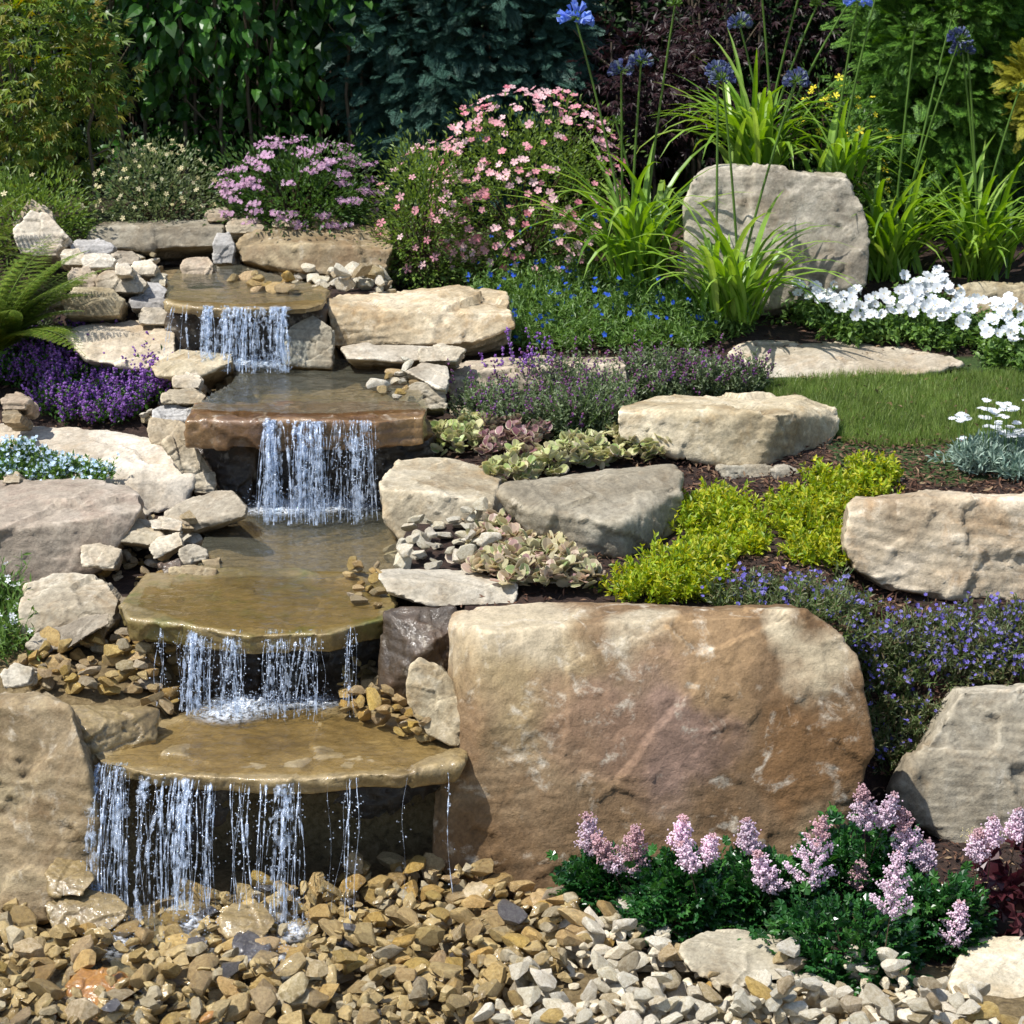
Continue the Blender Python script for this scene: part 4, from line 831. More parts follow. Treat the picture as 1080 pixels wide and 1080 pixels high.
waterfall('lowest waterfall, the tallest broken curtain falling from the wide golden ledge onto gravel', .45, .01,
          [(104, 148, 806, 27, .0055, .5), (150, 172, 811, 6, .004, .9), (172, 200, 813, 19, .0055, .4), (200, 236, 817, 14, .0045, .8), (240, 262, 819, 5, .004, 1.2), (268, 286, 820, 3, .004, 1.2), (296, 326, 820, 13, .005, .5), (338, 386, 819, 4, .0035, 1.3), (430, 434, 811, 1, .003, 1.3), (470, 473, 808, 1, .003, 1.3)],
          .95, [(125, 995, 34, 16, .5, .03), (205, 995, 40, 16, .55, .03), (285, 1020, 40, 14, .7, .03), (308, 985, 22, 9, .9, .05), (200, 975, 26, 8, .8, .06), (120, 965, 22, 8, .7, .06)], 11)
waterfall('third waterfall from the mossy ledge down to the widest ledge', .754, .47,
          [(160, 198, 655, 5, .003, 1.2), (200, 236, 660, 24, .0048, .4), (236, 285, 665, 18, .004, .7), (285, 345, 665, 18, .004, .8), (362, 374, 661, 5, .0035, .8)],
          .62, [(262, 745, 58, 11, 1.2, .462), (240, 755, 50, 12, .8, .462), (330, 742, 45, 9, .7, .462)], 12)
waterfall('second waterfall, an even curtain from the rust brown ledge into the middle pool', 1.165, .755,
          [(256, 290, 444, 22, .006, .4), (290, 330, 445, 22, .006, .5), (330, 352, 445, 11, .006, .4), (352, 372, 444, 7, .005, .9), (372, 396, 444, 15, .0055, .7)],
          .5, [(325, 534, 80, 11, 1.4, .757), (300, 540, 60, 9, 1.0, .757), (360, 536, 50, 9, 1.0, .757)], 13)
waterfall('highest waterfall, a thin smooth veil from the topmost ledge', 1.462, 1.176,
          [(182, 214, 322, 5, .004, .9), (214, 240, 323, 22, .006, .2), (240, 270, 324, 22, .006, .3), (270, 300, 324, 18, .006, .2)],
          .5, [(262, 384, 55, 8, 1.3, 1.18), (285, 386, 34, 7, 1.0, 1.18)], 14)

# ------------------------------------------------------------------ plants
def leaves(mb, T, Pn, D, S, mi=0, up=UP, jit=.4):
    Uv = np.tile(np.asarray(up, float), (len(Pn), 1)) + rng.normal(0, jit, (len(Pn), 3))
    V, Fc = inst(T, Pn, D, Uv, S); mb.add(V, Fc, mi)
def dome(c, rx, ry, h, ncl, cr_, nl, lo=-.1, front=True):
    """leaf positions and outward directions for a bush built of clumps"""
    d = randu(ncl * 2); d = d[d[:, 2] > lo][:ncl]
    if front: d[:, 1] = np.where((d[:, 1] > .3) & (rng.random(len(d)) < .6), -d[:, 1], d[:, 1])
    rad = rng.uniform(.55, 1.0, (len(d), 1)) ** .6
    rad *= 1 + .12 * rng.normal(size=(len(d), 1))
    cc = np.array(c) + d / ((np.abs(d) ** 2.8).sum(1, keepdims=True) ** (1 / 2.8)) * .88 * rad * np.array([rx, ry, h])
    o = rng.normal(0, .5, (len(d), nl, 3)) * cr_; Pn = cc[:, None] + o
    D = d[:, None] * .8 + unit(o) * .7 + rng.normal(0, .25, o.shape)
    return Pn.reshape(-1, 3), D.reshape(-1, 3), cc, d
def stems_for(mb, base, cc, r0, r1, n, mi=1, sides=4):
    for i in rng.choice(len(cc), min(n, len(cc)), replace=False):
        b = base + rng.normal(0, .03, 3) * np.array([1, 1, 0]); e = cc[i]; m_ = (b + e) / 2 + np.array([0, 0, .15 * (e[2] - b[2])]) + rng.normal(0, .03, 3)
        t = np.linspace(0, 1, 7)[:, None]; pts = (1 - t) ** 2 * b + 2 * t * (1 - t) * m_ + t ** 2 * e
        mb.add(*tube(pts, r0, r1, sides), mi)
def T_round(w=.7):
    V = [(0, 0, 0)] + [(math.sin(a) * w * .5 * (1 if abs(a) > .1 else 1), .55 - math.cos(a) * .45, .10 * abs(math.sin(a)) - .05) for a in (-.9, -1.6, -2.4, -3.14, 2.4, 1.6, .9)] + [(0, .5, -.03)]
    return np.array(V), np.array([(8, i, i + 1) for i in range(7)] + [(8, 7, 0)])
RND = T_round(); RNDE = T_round(.78)
LF = T_leaf(); LFW = T_leaf(.62, .1, .15); DIA = T_dia(); DIAN = T_dia(.25, .05); STAR = T_star(); FLOW = T_flower(); FLOWD = T_flower(5, .35, .05); OCT = T_oct(); LOB = T_lobed(); SP = [T_spray(i) for i in range(5)]

def shrub(name, label, cat, px0, px1, top, base, Y=None, ncl=120, cr_=.07, nl=30, T=DIA, size=(.02, .035), m='potent', ry=None, flowers=None, lo=-.1, twigs=40, group=None):
    cx = (px0 + px1) / 2
    g = G1(cx, base) if Y is None else np.array([wx(cx, Y), Y, float(tz(wx(cx, Y), Y))])
    k = mpp(g[1]); rx = (px1 - px0) / 2 * k; ry = ry or rx * .7
    c = g + np.array([0, ry * .75 if Y is None else 0, 0]); c[2] = P(cx, base, g[1])[2] if Y is None else P(cx, base, Y)[2]
    k = mpp(c[1]); h = max(.05, P(cx, top, c[1])[2] - c[2]); rx = (px1 - px0) / 2 * k
    root = empty(name, c, label, cat, group)
    Pn, D, cc, d = dome(c, rx, ry, h, ncl, cr_, nl, lo)
    mb = MB(); leaves(mb, T, Pn, D, rng.uniform(*size, len(Pn))); stems_for(mb, c, cc, .006, .002, twigs)
    mb.build('foliage', [L[m], L['twig']], root)
    for (fm, n, fs, T2, cl_, nm) in (flowers or []):
        dd = randu(n * 5); dd = dd[vn(dd * 2.2 + n, 33) > -.8]; dd = dd[(dd[:, 2] > -.05) & (dd[:, 1] < .35)][:n]
        q = c + dd / ((np.abs(dd) ** 2.8).sum(1, keepdims=True) ** (1 / 2.8)) * .88 * np.array([rx, ry, h]) * rng.uniform(1.0, 1.16, (len(dd), 1))
        if cl_: q = (q[:, None] + rng.normal(0, cl_[0], (len(q), cl_[1], 3)) * np.array([1, 1, .4])).reshape(-1, 3); dd = np.repeat(dd, cl_[1], 0)
        nrm = unit(dd + np.array([0, -.5, .5]) + rng.normal(0, .4, dd.shape)); X = np.cross(nrm, randu(len(nrm)))
        mb = MB(); V, Fc = inst(T2, q, X, nrm, rng.uniform(fs * .75, fs * 1.2, len(q))); mb.add(V, Fc); mb.build(nm, [L[fm]], root)
    return root
# --- brushwood screen behind everything
def screen():
    root = empty('brushwood_screen', (0, 7.3, 1.5), 'dark brown brushwood screen seen in gaps behind the hedge plants', 'fence')
    mb = MB()
    for x in np.arange(-4, 4, .02):
        mb.add(*tube([(x + rng.normal(0, .01), 7.3 + rng.normal(0, .015), 1.5), (x + rng.normal(0, .03), 7.3 + rng.normal(0, .02), 4.2)], .014, .008, 4))
    mb.add([(-4.2, 7.36, 1.45), (4.2, 7.36, 1.45), (4.2, 7.36, 4.2), (-4.2, 7.36, 4.2), (-4.2, 7.39, 1.45), (4.2, 7.39, 1.45), (4.2, 7.39, 4.2), (-4.2, 7.39, 4.2)], [(0, 1, 2), (0, 2, 3), (5, 4, 7), (5, 7, 6), (3, 2, 6), (3, 6, 7)])
    m_ = leaf_mat('brushwood', [(.02, .012, .008), (.05, .03, .02), (.08, .05, .035)], 0, .9)
    mb.build('brushwood', m_, root)
    mb = MB()
    for z in (2.2, 3.0): mb.add(*tube([(-4.1, 7.27, z), (4.1, 7.27, z)], .02, .02, 5))
    mb.build('rail', L['bark'], root)
screen()
def crown_block(mb, c, rx, ry, rz, ncl, cr_, nl, T, size, mi=0, hang=0.0, thr=-9):
    d = randu(ncl); rad = rng.uniform(.3, 1, (ncl, 1)) ** .5; cc = np.array(c) + d * rad * np.array([rx, ry, rz])
    o = rng.normal(0, .5, (ncl, nl, 3)) * cr_; Pn = (cc[:, None] + o).reshape(-1, 3); D = (d[:, None] * .6 + unit(o) * .6 + np.array([0, -.35, -hang])).reshape(-1, 3) + rng.normal(0, .25, (ncl * nl, 3))
    TT = T if isinstance(T, list) else [T]; pick = rng.integers(0, len(TT), len(Pn))
    for i, t in enumerate(TT):
        w = pick == i; leaves(mb, t, Pn[w], D[w], rng.uniform(*size, w.sum()), mi, (0, -.5, 1))
    return cc
def tall_shrub(name, label, cat, px0, px1, Y, top, bottom, m, T, size, ncl, cr_, nl, trunks, trunk_r=.012, hang=.5, ry=.35, sub=None):
    """crown spans rows top..bottom; stems rise from the ground into it"""
    cx = (px0 + px1) / 2; a = P(cx, top, Y); b = P(cx, bottom, Y); k = mpp(Y); rx = (px1 - px0) / 2 * k; rz = (a[2] - b[2]) / 2; c = (a + b) / 2
    gz = float(tz(c[0], Y)); root = empty(name, (c[0], Y, gz), label, cat)
    mb = MB(); cc = crown_block(mb, c, rx, ry, rz, ncl, cr_, nl, T, size, 0, hang); mb.build('crown', [L[m]], root)
    mb = MB()
    for i in range(trunks):
        x = c[0] + rng.uniform(-.75, .75) * rx; y = Y + rng.uniform(-.5, .3) * ry; e = cc[np.argmin(np.abs(cc[:, 0] - x) + .3 * rng.random(len(cc)))]
        z0 = float(tz(x, y)) - .02; n = 9; t = np.linspace(0, 1, n)
        pts = np.stack([x + (e[0] - x) * t ** 1.5 + rng.normal(0, .012, n), y + (e[1] - y) * t + rng.normal(0, .012, n), z0 + (max(e[2], c[2] + .3 * rz) - z0) * t], 1)
        mb.add(*tube(pts, trunk_r, trunk_r * .4, 6))
        for q in range(3):
            j = int(rng.integers(3, n - 1)); dd = np.array([rng.uniform(-.25, .25), rng.uniform(-.2, .1), rng.uniform(.1, .35)]); mb.add(*tube([pts[j], pts[j] + dd * .5 + rng.normal(0, .02, 3), pts[j] + dd], trunk_r * .5, .003, 4))
    mb.build('trunk', [L['bark']], root)
    return root
# hedge mass at the very back, its deep shade put into the leaf colour
for i, (a, b, lab) in enumerate([(-60, 330, 'hedge plant with shade-dark leaf colour at the back left'), (300, 720, 'hedge plant with shade-dark leaf colour at the back middle'), (650, 980, 'hedge plant with shade-dark leaf colour behind the tall blue flowers'), (900, 1160, 'hedge plant with shade-dark leaf colour at the back right')]):
    tall_shrub('hedge_plant', lab, 'hedge', a, b, 6.95, -190, 250, 'shadehedge', LF, (.05, .09), 190, .22, 26, 5, .015, .2, .28)
tall_shrub('dogwood', 'tall shrub with large glossy oval leaves on bare stems, upper left', 'shrub', 60, 420, 6.3, -260, 120, 'dogwood', LFW, (.075, .13), 215, .20, 15, 16, .013, .45, .5)  # unseen upper crown added overhead to shade the back row
tall_shrub('viburnum', 'smaller large-leaved plant with low leaves between the stems at the upper left', 'shrub', 120, 330, 6.3, 100, 240, 'dogwood', LFW, (.06, .10), 60, .14, 11, 5, .008, .5, .3)
tall_shrub('cypress', 'blue green feathery cypress in the middle of the back row', 'conifer', 372, 605, 6.3, -160, 215, 'cypress', SP, (.09, .17), 300, .14, 22, 1, .04, .15, .35)
tall_shrub('purple_maple', 'dark purple leaved maple right of the cypress', 'tree', 580, 770, 6.15, 30, 165, 'acer', STAR, (.05, .08), 70, .15, 16, 2, .012, .5, .3)
tall_shrub('purple_maple', 'dark purple maple behind the tallest agapanthus stems', 'tree', 700, 920, 6.5, -120, 160, 'acer', STAR, (.05, .08), 90, .18, 14, 4, .014, .5, .3)
tall_shrub('thuja', 'bright green thuja with flat sprays at the upper right', 'conifer', 905, 1120, 5.95, -160, 215, 'thuja', SP, (.08, .15), 300, .13, 22, 1, .04, .05, .45)
tall_shrub('dark_conifer', 'shadowy dark conifer below the bright green thuja', 'conifer', 860, 1120, 6.2, 150, 300, 'potdark', SP, (.08, .14), 110, .14, 14, 1, .03, .1, .35)
tall_shrub('golden_conifer', 'golden yellow conifer cut off by the right edge', 'conifer', 1062, 1150, 5.4, 50, 150, 'gold_conifer', SP, (.07, .11), 50, .09, 14, 1, .02, .1, .18)
tall_shrub('japanese_maple', 'yellow green Japanese maple with small pointed leaves at the left edge', 'tree', -50, 118, 5.55, -60, 205, 'maple', STAR, (.055, .09), 150, .14, 14, 3, .012, .6, .4)
# --- flowering shrubs
shrub('potentilla', 'large rounded bush covered in salmon pink flowers in the middle back', 'shrub', 452, 660, 95, 275, 5.25, 230, .11, 34, DIA, (.022, .04), 'potent', .42, [('pink', 380, .045, FLOW, None, 'blossom')], -.2)
shrub('potentilla', 'lower left bush with fewer pale pink flowers beside the rounded pink one', 'shrub', 400, 500, 150, 272, 5.0, 120, .11, 36, DIA, (.022, .04), 'potent', .32, [('pink', 70, .045, FLOWD, None, 'blossom')], -.2)
shrub('potentilla', 'bush with pale cream flowers left of the mauve flowered one', 'shrub', 108, 250, 150, 242, 5.35, 130, .11, 38, DIA, (.02, .035), 'silver', .32, [('creamfl', 110, .028, FLOWD, None, 'blossom')], -.1)
shrub('spiraea', 'bush with clustered mauve pink flower heads above the broad block', 'shrub', 236, 405, 146, 244, 5.2, 150, .10, 34, DIA, (.025, .045), 'potdark', .36, [('mauve', 80, .021, FLOWD, (.020, 20), 'blossom')], -.1)
shrub('rose', 'low green bush with a few apricot flowers at the left edge', 'shrub', -30, 112, 182, 255, 5.0, 110, .10, 36, DIA, (.022, .04), 'potent', .3, [('creamfl', 12, .04, FLOWD, None, 'blossom')], -.1)
shrub('potentilla', 'sparse green bush with yellow flowers behind the upright boulder', 'shrub', 815, 930, 82, 250, 5.6, 110, .12, 32, DIA, (.022, .04), 'potdark', .3, [('yellow', 45, .045, FLOWD, None, 'blossom')], -.2)
shrub('silver_shrub', 'grey green trailing shrub spilling over the end of the broad block', 'shrub', 375, 462, 216, 300, None, 70, .07, 34, DIAN, (.025, .045), 'silver', .2, None, -.2)
shrub('sedum', 'pale grey green mound at the left edge below the fern', 'plant', -10, 52, 338, 372, None, 50, .05, 30, DIA, (.02, .03), 'silver', .2, None, -.1)

# --- agapanthus
def ribbon(mb, base, az, L_, elev, droop, w, mi=0, n=9):
    t = np.linspace(0, 1, n); ang = elev - droop * t ** 1.4; ds = L_ / (n - 1)
    r = np.concatenate([[0], np.cumsum(np.cos(ang[:-1]) * ds)]); z = np.concatenate([[0], np.cumsum(np.sin(ang[:-1]) * ds)])
    dv = np.array([math.cos(az), math.sin(az), 0]); sd = np.array([-math.sin(az), math.cos(az), 0])
    c = base + r[:, None] * dv + z[:, None] * UP; ww = w * np.sin(np.pi * (.18 + .82 * (1 - t) ** .0 * (1 - t))) ** .6 * .5
    ww = w * .5 * np.clip(np.minimum(.55 + t * 2, 1.0) * (1 - t ** 3.2), .02, 1)
    nrm = np.stack([-np.sin(ang) * dv[0], -np.sin(ang) * dv[1], np.cos(ang)], 1)
    V = np.stack([c - sd * ww[:, None] + nrm * ww[:, None] * .35, c, c + sd * ww[:, None] + nrm * ww[:, None] * .35], 1).reshape(-1, 3); Fc = []
    for i in range(n - 1):
        for j in range(2): A = i * 3 + j; Fc += [(A, A + 1, A + 4), (A, A + 4, A + 3)]
    mb.add(V, Fc, mi)
def agapanthus(label, px, row, nleaf, Lr, heads, group='agapanthus clumps on the upper right', lift=0.0, Y=None):
    g = G1(px, row) if Y is None else np.array([wx(px, Y), Y, P(px, row, Y)[2]]); root = empty('agapanthus', g, label, 'flower', group)
    for q in range(3): pass
    mb = MB()
    for i in range(nleaf):
        b = g + np.array([rng.normal(0, .06), rng.normal(0, .05), -.01]); ribbon(mb, b, rng.uniform(0, 6.28), rng.uniform(*Lr), rng.uniform(.9, 1.5), rng.uniform(.9, 2.6), rng.uniform(.024, .042))
    mb.build('leaves', [L['strap']], root)
    for (hx, hy, kind) in heads:
        top = P(hx, hy, g[1] + rng.uniform(-.12, .05)); b = g + np.array([rng.normal(0, .04), rng.normal(0, .03), 0]); m_ = (b + top) / 2 + np.array([(b[0] - top[0]) * .12, 0, .03])
        t = np.linspace(0, 1, 12)[:, None]; pts = (1 - t) ** 2 * b + 2 * t * (1 - t) * m_ + t ** 2 * top
        mb = MB(); mb.add(*tube(pts, .0075, .005, 6)); st = mb.build('flower_stem', [L['stem']], root, True)
        n, fs, rr, cm = {'open': (46, .05, .062, 'agablue'), 'bud': (60, .030, .055, 'agadark'), 'green': (34, .022, .03, 'stem'), 'top': (50, .035, .06, 'agablue')}[kind]
        d = randu(n); d[:, 2] = np.abs(d[:, 2]) * 1.0 - .25; d = unit(d); mb = MB()
        for q in d: mb.add(*tube([top, top + q * rr * .8], .0016, .0014, 3), 1)
        T6 = np.array([(0, 0, 0), (-.16, .5, .1), (.16, .5, .1), (-.22, 1, .2), (.22, 1, .2), (0, .5, -.12), (0, 1.1, -.25)]), np.array([(0, 2, 1), (1, 2, 4), (1, 4, 3), (0, 1, 5), (1, 3, 6), (1, 6, 5), (2, 0, 5), (2, 5, 6), (2, 6, 4)])
        V, Fc = inst(T6, top + d * rr * .6, d, randu(n), rng.uniform(.8, 1.2, n) * fs); mb.add(V, Fc, 0)
        hd = mb.build('flower_head', [L[cm], L['stem']]); hd.parent = st; 
agapanthus('agapanthus clump carrying the bright blue flower head, right of the pink bush', 668, 292, 85, (.5, 1.0), [(607, 20, 'open'), (655, 76, 'bud'), (676, 66, 'bud'), (712, 5, 'green'), (650, 130, 'green')], Y=4.75)
agapanthus('agapanthus clump growing behind the top of the upright boulder', 790, 185, 105, (.45, .9), [(780, 26, 'bud'), (838, 88, 'bud'), (862, 5, 'green'), (905, -12, 'top'), (850, -30, 'green'), (800, -40, 'top')], Y=5.35)
agapanthus('agapanthus clump in front of the left foot of the upright boulder', 765, 335, 75, (.45, .85), [(762, 84, 'bud'), (757, 76, 'bud'), (840, 86, 'bud')], Y=4.3)
agapanthus('agapanthus clump between the upright boulder and the white flowers', 940, 292, 85, (.5, .95), [(965, 30, 'green'), (1004, 18, 'green'), (1012, 42, 'bud')])
agapanthus('rightmost agapanthus clump near the right edge', 1032, 292, 85, (.48, .9), [(1015, 55, 'bud'), (1020, 45, 'green'), (1075, 95, 'green')])
agapanthus('small agapanthus clump behind the right shoulder of the upright boulder', 872, 186, 34, (.35, .6), [(905, 2, 'top'), (925, -8, 'top')], Y=5.2)

# --- low mats of flowers and leaves
def mat_plant(name, label, cat, poly, n, hgt, m, T, size, nst=5, nlf=9, lean=.45, flowers=None, group=None, s0=.2, out=.8, hn=.4, lift=0.0, stemm='stem', stems=False, Yfix=None):
    """tufts of short leafy stalks rooted on the ground inside an outline"""
    pts = inside(poly, n); W = G(pts[:, 0], pts[:, 1]) if Yfix is None else np.array([P(a, b, Yfix + .004 * (500 - b)) for a, b in pts]); W[:, 2] += lift
    root = empty(name, W.mean(0), label, cat, group)
    hh = hgt * (1 + hn * vn(W * 9, 15)) * rng.uniform(.75, 1.15, n)
    B = np.repeat(W, nst, 0) + rng.normal(0, .012, (n * nst, 3)) * np.array([1, 1, 0]); D = UP + rng.normal(0, lean, (n * nst, 3)); D[:, 2] = np.abs(D[:, 2]); D = unit(D); Ln = np.repeat(hh, nst) * rng.uniform(.6, 1.1, n * nst)
    Pn, Dn = stalks(B, D, Ln, nlf, s0, 1.0, out); mb = MB(); leaves(mb, T, Pn, Dn, rng.uniform(*size, len(Pn)))
    if stems:
        k = rng.choice(len(B), min(len(B), 500), replace=False)
        for i in k: mb.add(*tube([B[i], B[i] + D[i] * Ln[i]], .0014, .001, 3), 1)
    mb.build('foliage', [L[m], L[stemm]], root)
    for (fm, frac, k_, fs, T2, a0, a1, nm, spread) in (flowers or []):
        sel = rng.choice(len(B), max(1, int(len(B) * frac)), replace=False); mb = MB()
        s = rng.uniform(a0, a1, (len(sel), k_)); q = (B[sel][:, None] + D[sel][:, None] * (Ln[sel][:, None] * s)[..., None] + rng.normal(0, spread, (len(sel), k_, 3))).reshape(-1, 3)
        nrm = unit(rng.normal(0, .5, q.shape) + np.array([0, -.6, .7])); X = np.cross(nrm, randu(len(q))); V, Fc = inst(T2, q, X, nrm, rng.uniform(.7, 1.2, len(q)) * fs); mb.add(V, Fc); mb.build(nm, [L[fm]], root)
    return root
PET = [('blue', .10, 1, .028, FLOW, .95, 1.1, 'blossom', .004)]
for lab, poly, n in [('low green mat with tiny gentian blue flowers at the foot of the pink bush', [(520, 265), (560, 245), (640, 255), (690, 285), (640, 320), (560, 330), (520, 300)], 210),
        ('low mat with blue flowers sprawling behind the thyme, left end', [(476, 345), (520, 310), (600, 320), (640, 345), (640, 378), (560, 374), (490, 370)], 170),
        ('low mat with blue flowers between the thyme and the agapanthus', [(630, 320), (720, 310), (790, 325), (800, 350), (770, 380), (700, 384), (640, 378)], 220)]:
    mat_plant('lithodora', lab, 'plant', poly, n, .19, 'litho', DIAN, (.028, .045), 5, 12, .5, PET, 'blue flowered mats on the upper bank')
thy = [('thymefl', .17, 6, .012, OCT, .78, 1.25, 'blossom', .003)]
for lab, poly, n, hg in [('grey green thyme mound with dull purple spikes behind the variegated leaves, left part', [(482, 440), (560, 425), (600, 430), (600, 470), (500, 466)], 260, .19),
        ('grey green thyme mound with dull purple spikes, middle part behind the cream rosettes', [(585, 425), (660, 412), (660, 440), (645, 468), (590, 472)], 240, .20),
        ('grey green thyme with dull purple spikes just left of the lawn stone', [(650, 408), (720, 400), (798, 404), (800, 418), (720, 422), (655, 436)], 260, .16)]:
    mat_plant('thyme', lab, 'plant', poly, n, hg, 'thyme', DIA, (.016, .028), 5, 15, .35, thy, 'thyme plants', stems=True)
mat_plant('salvia', 'a few taller bright purple spikes at the left of the thyme', 'flower', [(520, 425), (575, 420), (580, 435), (525, 440)], 12, .26, 'thyme', DIA, (.015, .025), 3, 8, .2, [('violet', .9, 14, .015, OCT, .5, 1.15, 'blossom', .004)], stems=True)
def rosette(name, label, poly, n, m, size, group=None, cat='plant', lift=0):
    n = int(n * 1.5); pts = inside(poly, n); W = G(pts[:, 0], pts[:, 1]); root = empty(name, W.mean(0), label, cat, group); mb = MB(); W[:, 2] += lift
    k = 9; az = rng.uniform(0, 6.28, (n, k)); el = rng.uniform(.15, 1.1, (n, k)); D = np.stack([np.cos(az) * np.cos(el), np.sin(az) * np.cos(el), np.sin(el)], -1).reshape(-1, 3)
    B = np.repeat(W + np.stack([0 * pts[:, 0], 0 * pts[:, 0], rng.uniform(.02, .09, n)], 1), k, 0) + rng.normal(0, .008, (n * k, 3))
    S = rng.uniform(*size, len(B)); st_ = rng.bit_generator.state; leaves(mb, RND, B, D, S, 0); rng.bit_generator.state = st_
    leaves(mb, RNDE, B - D * .002 - np.array([0, 0, .002]), D, S * 1.07, 1)
    mb.build('foliage', [L[m], L['ajugae']], root)
AJ = [('cream and green variegated rosettes at the left end above the L shaped block', 'ajuga', [(445, 476), (500, 458), (520, 470), (510, 484), (460, 486)], 34),
      ('purple leaved rosettes between cream ones above the flat topped block', 'ajugap', [(505, 490), (520, 460), (575, 450), (580, 475), (560, 490), (520, 500)], 46),
      ('cream variegated trail of rosettes along the top of the flat topped block', 'ajuga', [(500, 520), (540, 495), (620, 478), (715, 466), (725, 490), (640, 496), (560, 512), (520, 524)], 95)]
for lab, m_, poly, n in AJ: rosette('ajuga', lab, poly, n, m_, (.034, .054), 'variegated ground cover plants')
rosette('ajuga', 'mottled purple and cream rosettes beside the white chips and flat topped block', [(480, 600), (520, 570), (570, 575), (610, 595), (640, 622), (610, 632), (540, 630), (500, 612)], 95, 'ajugam', (.038, .06), 'variegated ground cover plants')
lf = [('yellow', .02, 1, .014, FLOW, .95, 1.05, 'blossom', .004)]
for lab, poly, n in [('yellow green oregano mat at the lower left of the patch, beside the giant boulder', [(652, 622), (700, 600), (765, 604), (762, 632), (710, 642), (658, 636)], 85),
        ('yellow green oregano mat left of centre under the angular boulder', [(722, 545), (760, 528), (800, 552), (800, 592), (745, 598), (715, 580)], 90),
        ('yellow green oregano mat behind, right of the angular boulder', [(810, 540), (850, 516), (946, 502), (940, 528), (888, 545), (880, 555), (812, 572)], 100),
        ('yellow green oregano mat touching the cream boulder', [(835, 585), (880, 565), (890, 594), (870, 604), (838, 598)], 45)]:
    mat_plant('oregano', lab, 'plant', poly, n, .105, 'lime', DIA, (.02, .034), 5, 16, .6, lf, 'yellow green oregano mats')
lb = lambda f: [('lobblue', f, 2, .016, FLOW, .8, 1.15, 'blossom', .01)]
for lab, poly, n, f in [('thin straggling lobelia with pale lilac flowers behind the giant boulder', [(745, 640), (800, 618), (880, 622), (920, 655), (860, 660), (800, 650)], 85, .25),
        ('lobelia mat full of violet blue flowers under the cream boulder at the right edge', [(930, 672), (1000, 652), (1100, 645), (1100, 722), (1002, 726), (940, 700)], 160, .4),
        ('lobelia between the giant boulder and the violet blue mat', [(880, 672), (930, 662), (960, 705), (1000, 726), (960, 742), (920, 738)], 80, .2),
        ('lobelia trailing down the gap right of the giant boulder', [(922, 745), (985, 750), (985, 790), (965, 822), (935, 822), (922, 790)], 60, .18)]:
    mat_plant('lobelia', lab, 'plant', poly, n, .10, 'lobel', DIAN, (.018, .032), 6, 13, .7, lb(f), 'blue lobelia plants', stems=True)
mat_plant('salvia', 'dense deep purple flower spikes right of the left edge, the brighter clump', 'flower', [(30, 430), (40, 395), (90, 370), (165, 400), (175, 430), (130, 455), (60, 452)], 190, .17, 'purplefol', DIA, (.02, .035), 5, 8, .35, [('violet', .6, 22, .013, OCT, .4, 1.25, 'blossom', .005)], 'purple flowered clumps')
mat_plant('salvia', 'darker purple flower clump at the left edge behind the brighter one', 'flower', [(-30, 400), (0, 370), (80, 362), (110, 375), (40, 410), (-10, 415)], 150, .15, 'purplefol', DIA, (.02, .035), 5, 10, .35, [('violet', .6, 14, .013, OCT, .4, 1.1, 'blossom', .006)], 'purple flowered clumps')
mat_plant('alyssum', 'mat of tiny pale sky blue flowers on the left bank', 'plant', [(-20, 482), (20, 478), (60, 492), (110, 502), (120, 508), (70, 510), (0, 508), (-20, 505)], 150, .07, 'litho', DIA, (.018, .03), 5, 9, .5, [('skyblue', .65, 2, .017, FLOW, .95, 1.15, 'blossom', .006)], Yfix=2.5)
mat_plant('cerastium', 'wispy plant with scattered white star flowers at the left edge', 'plant', [(-20, 700), (-20, 640), (15, 635), (28, 660), (20, 695)], 50, .17, 'litho', DIAN, (.03, .05), 4, 8, .6, [('white', .25, 1, .03, FLOWD, .95, 1.15, 'blossom', .01)], stems=True)
mat_plant('rock_daisy', 'silver leaved plant with white flat flowers on thin stalks right of the lawn', 'flower', [(1000, 492), (1030, 482), (1100, 480), (1100, 512), (1010, 505)], 120, .11, 'silverleaf', DIAN, (.03, .05), 5, 12, .4, None)
def daisy_stalks():
    o = [q for q in C.objects if q.get('label', '').startswith('silver leaved')][0]; mb = MB(); ms = MB()
    for i in range(34):
        px, py = (rng.uniform(1008, 1088), rng.uniform(418, 462)); b = G1(min(1085, px * .9 + 104), rng.uniform(480, 500)); t = P(px, py, b[1]); ms.add(*tube([b, (b + t) / 2 + rng.normal(0, .008, 3), t], .0022, .0014, 4))
        for j in range(3):
            q = t + rng.normal(0, .012, 3) * np.array([1, 1, .2]); V, Fc = inst(T_flower(9, .15, -.02), q[None], randu(1) * np.array([[1, 1, .1]]), np.array([[0, -.35, 1.]]), .036); mb.add(V, Fc)
    ms.build('flower_stems', [L['stem']], o); mb.build('blossom', [L['white']], o)
daisy_stalks()
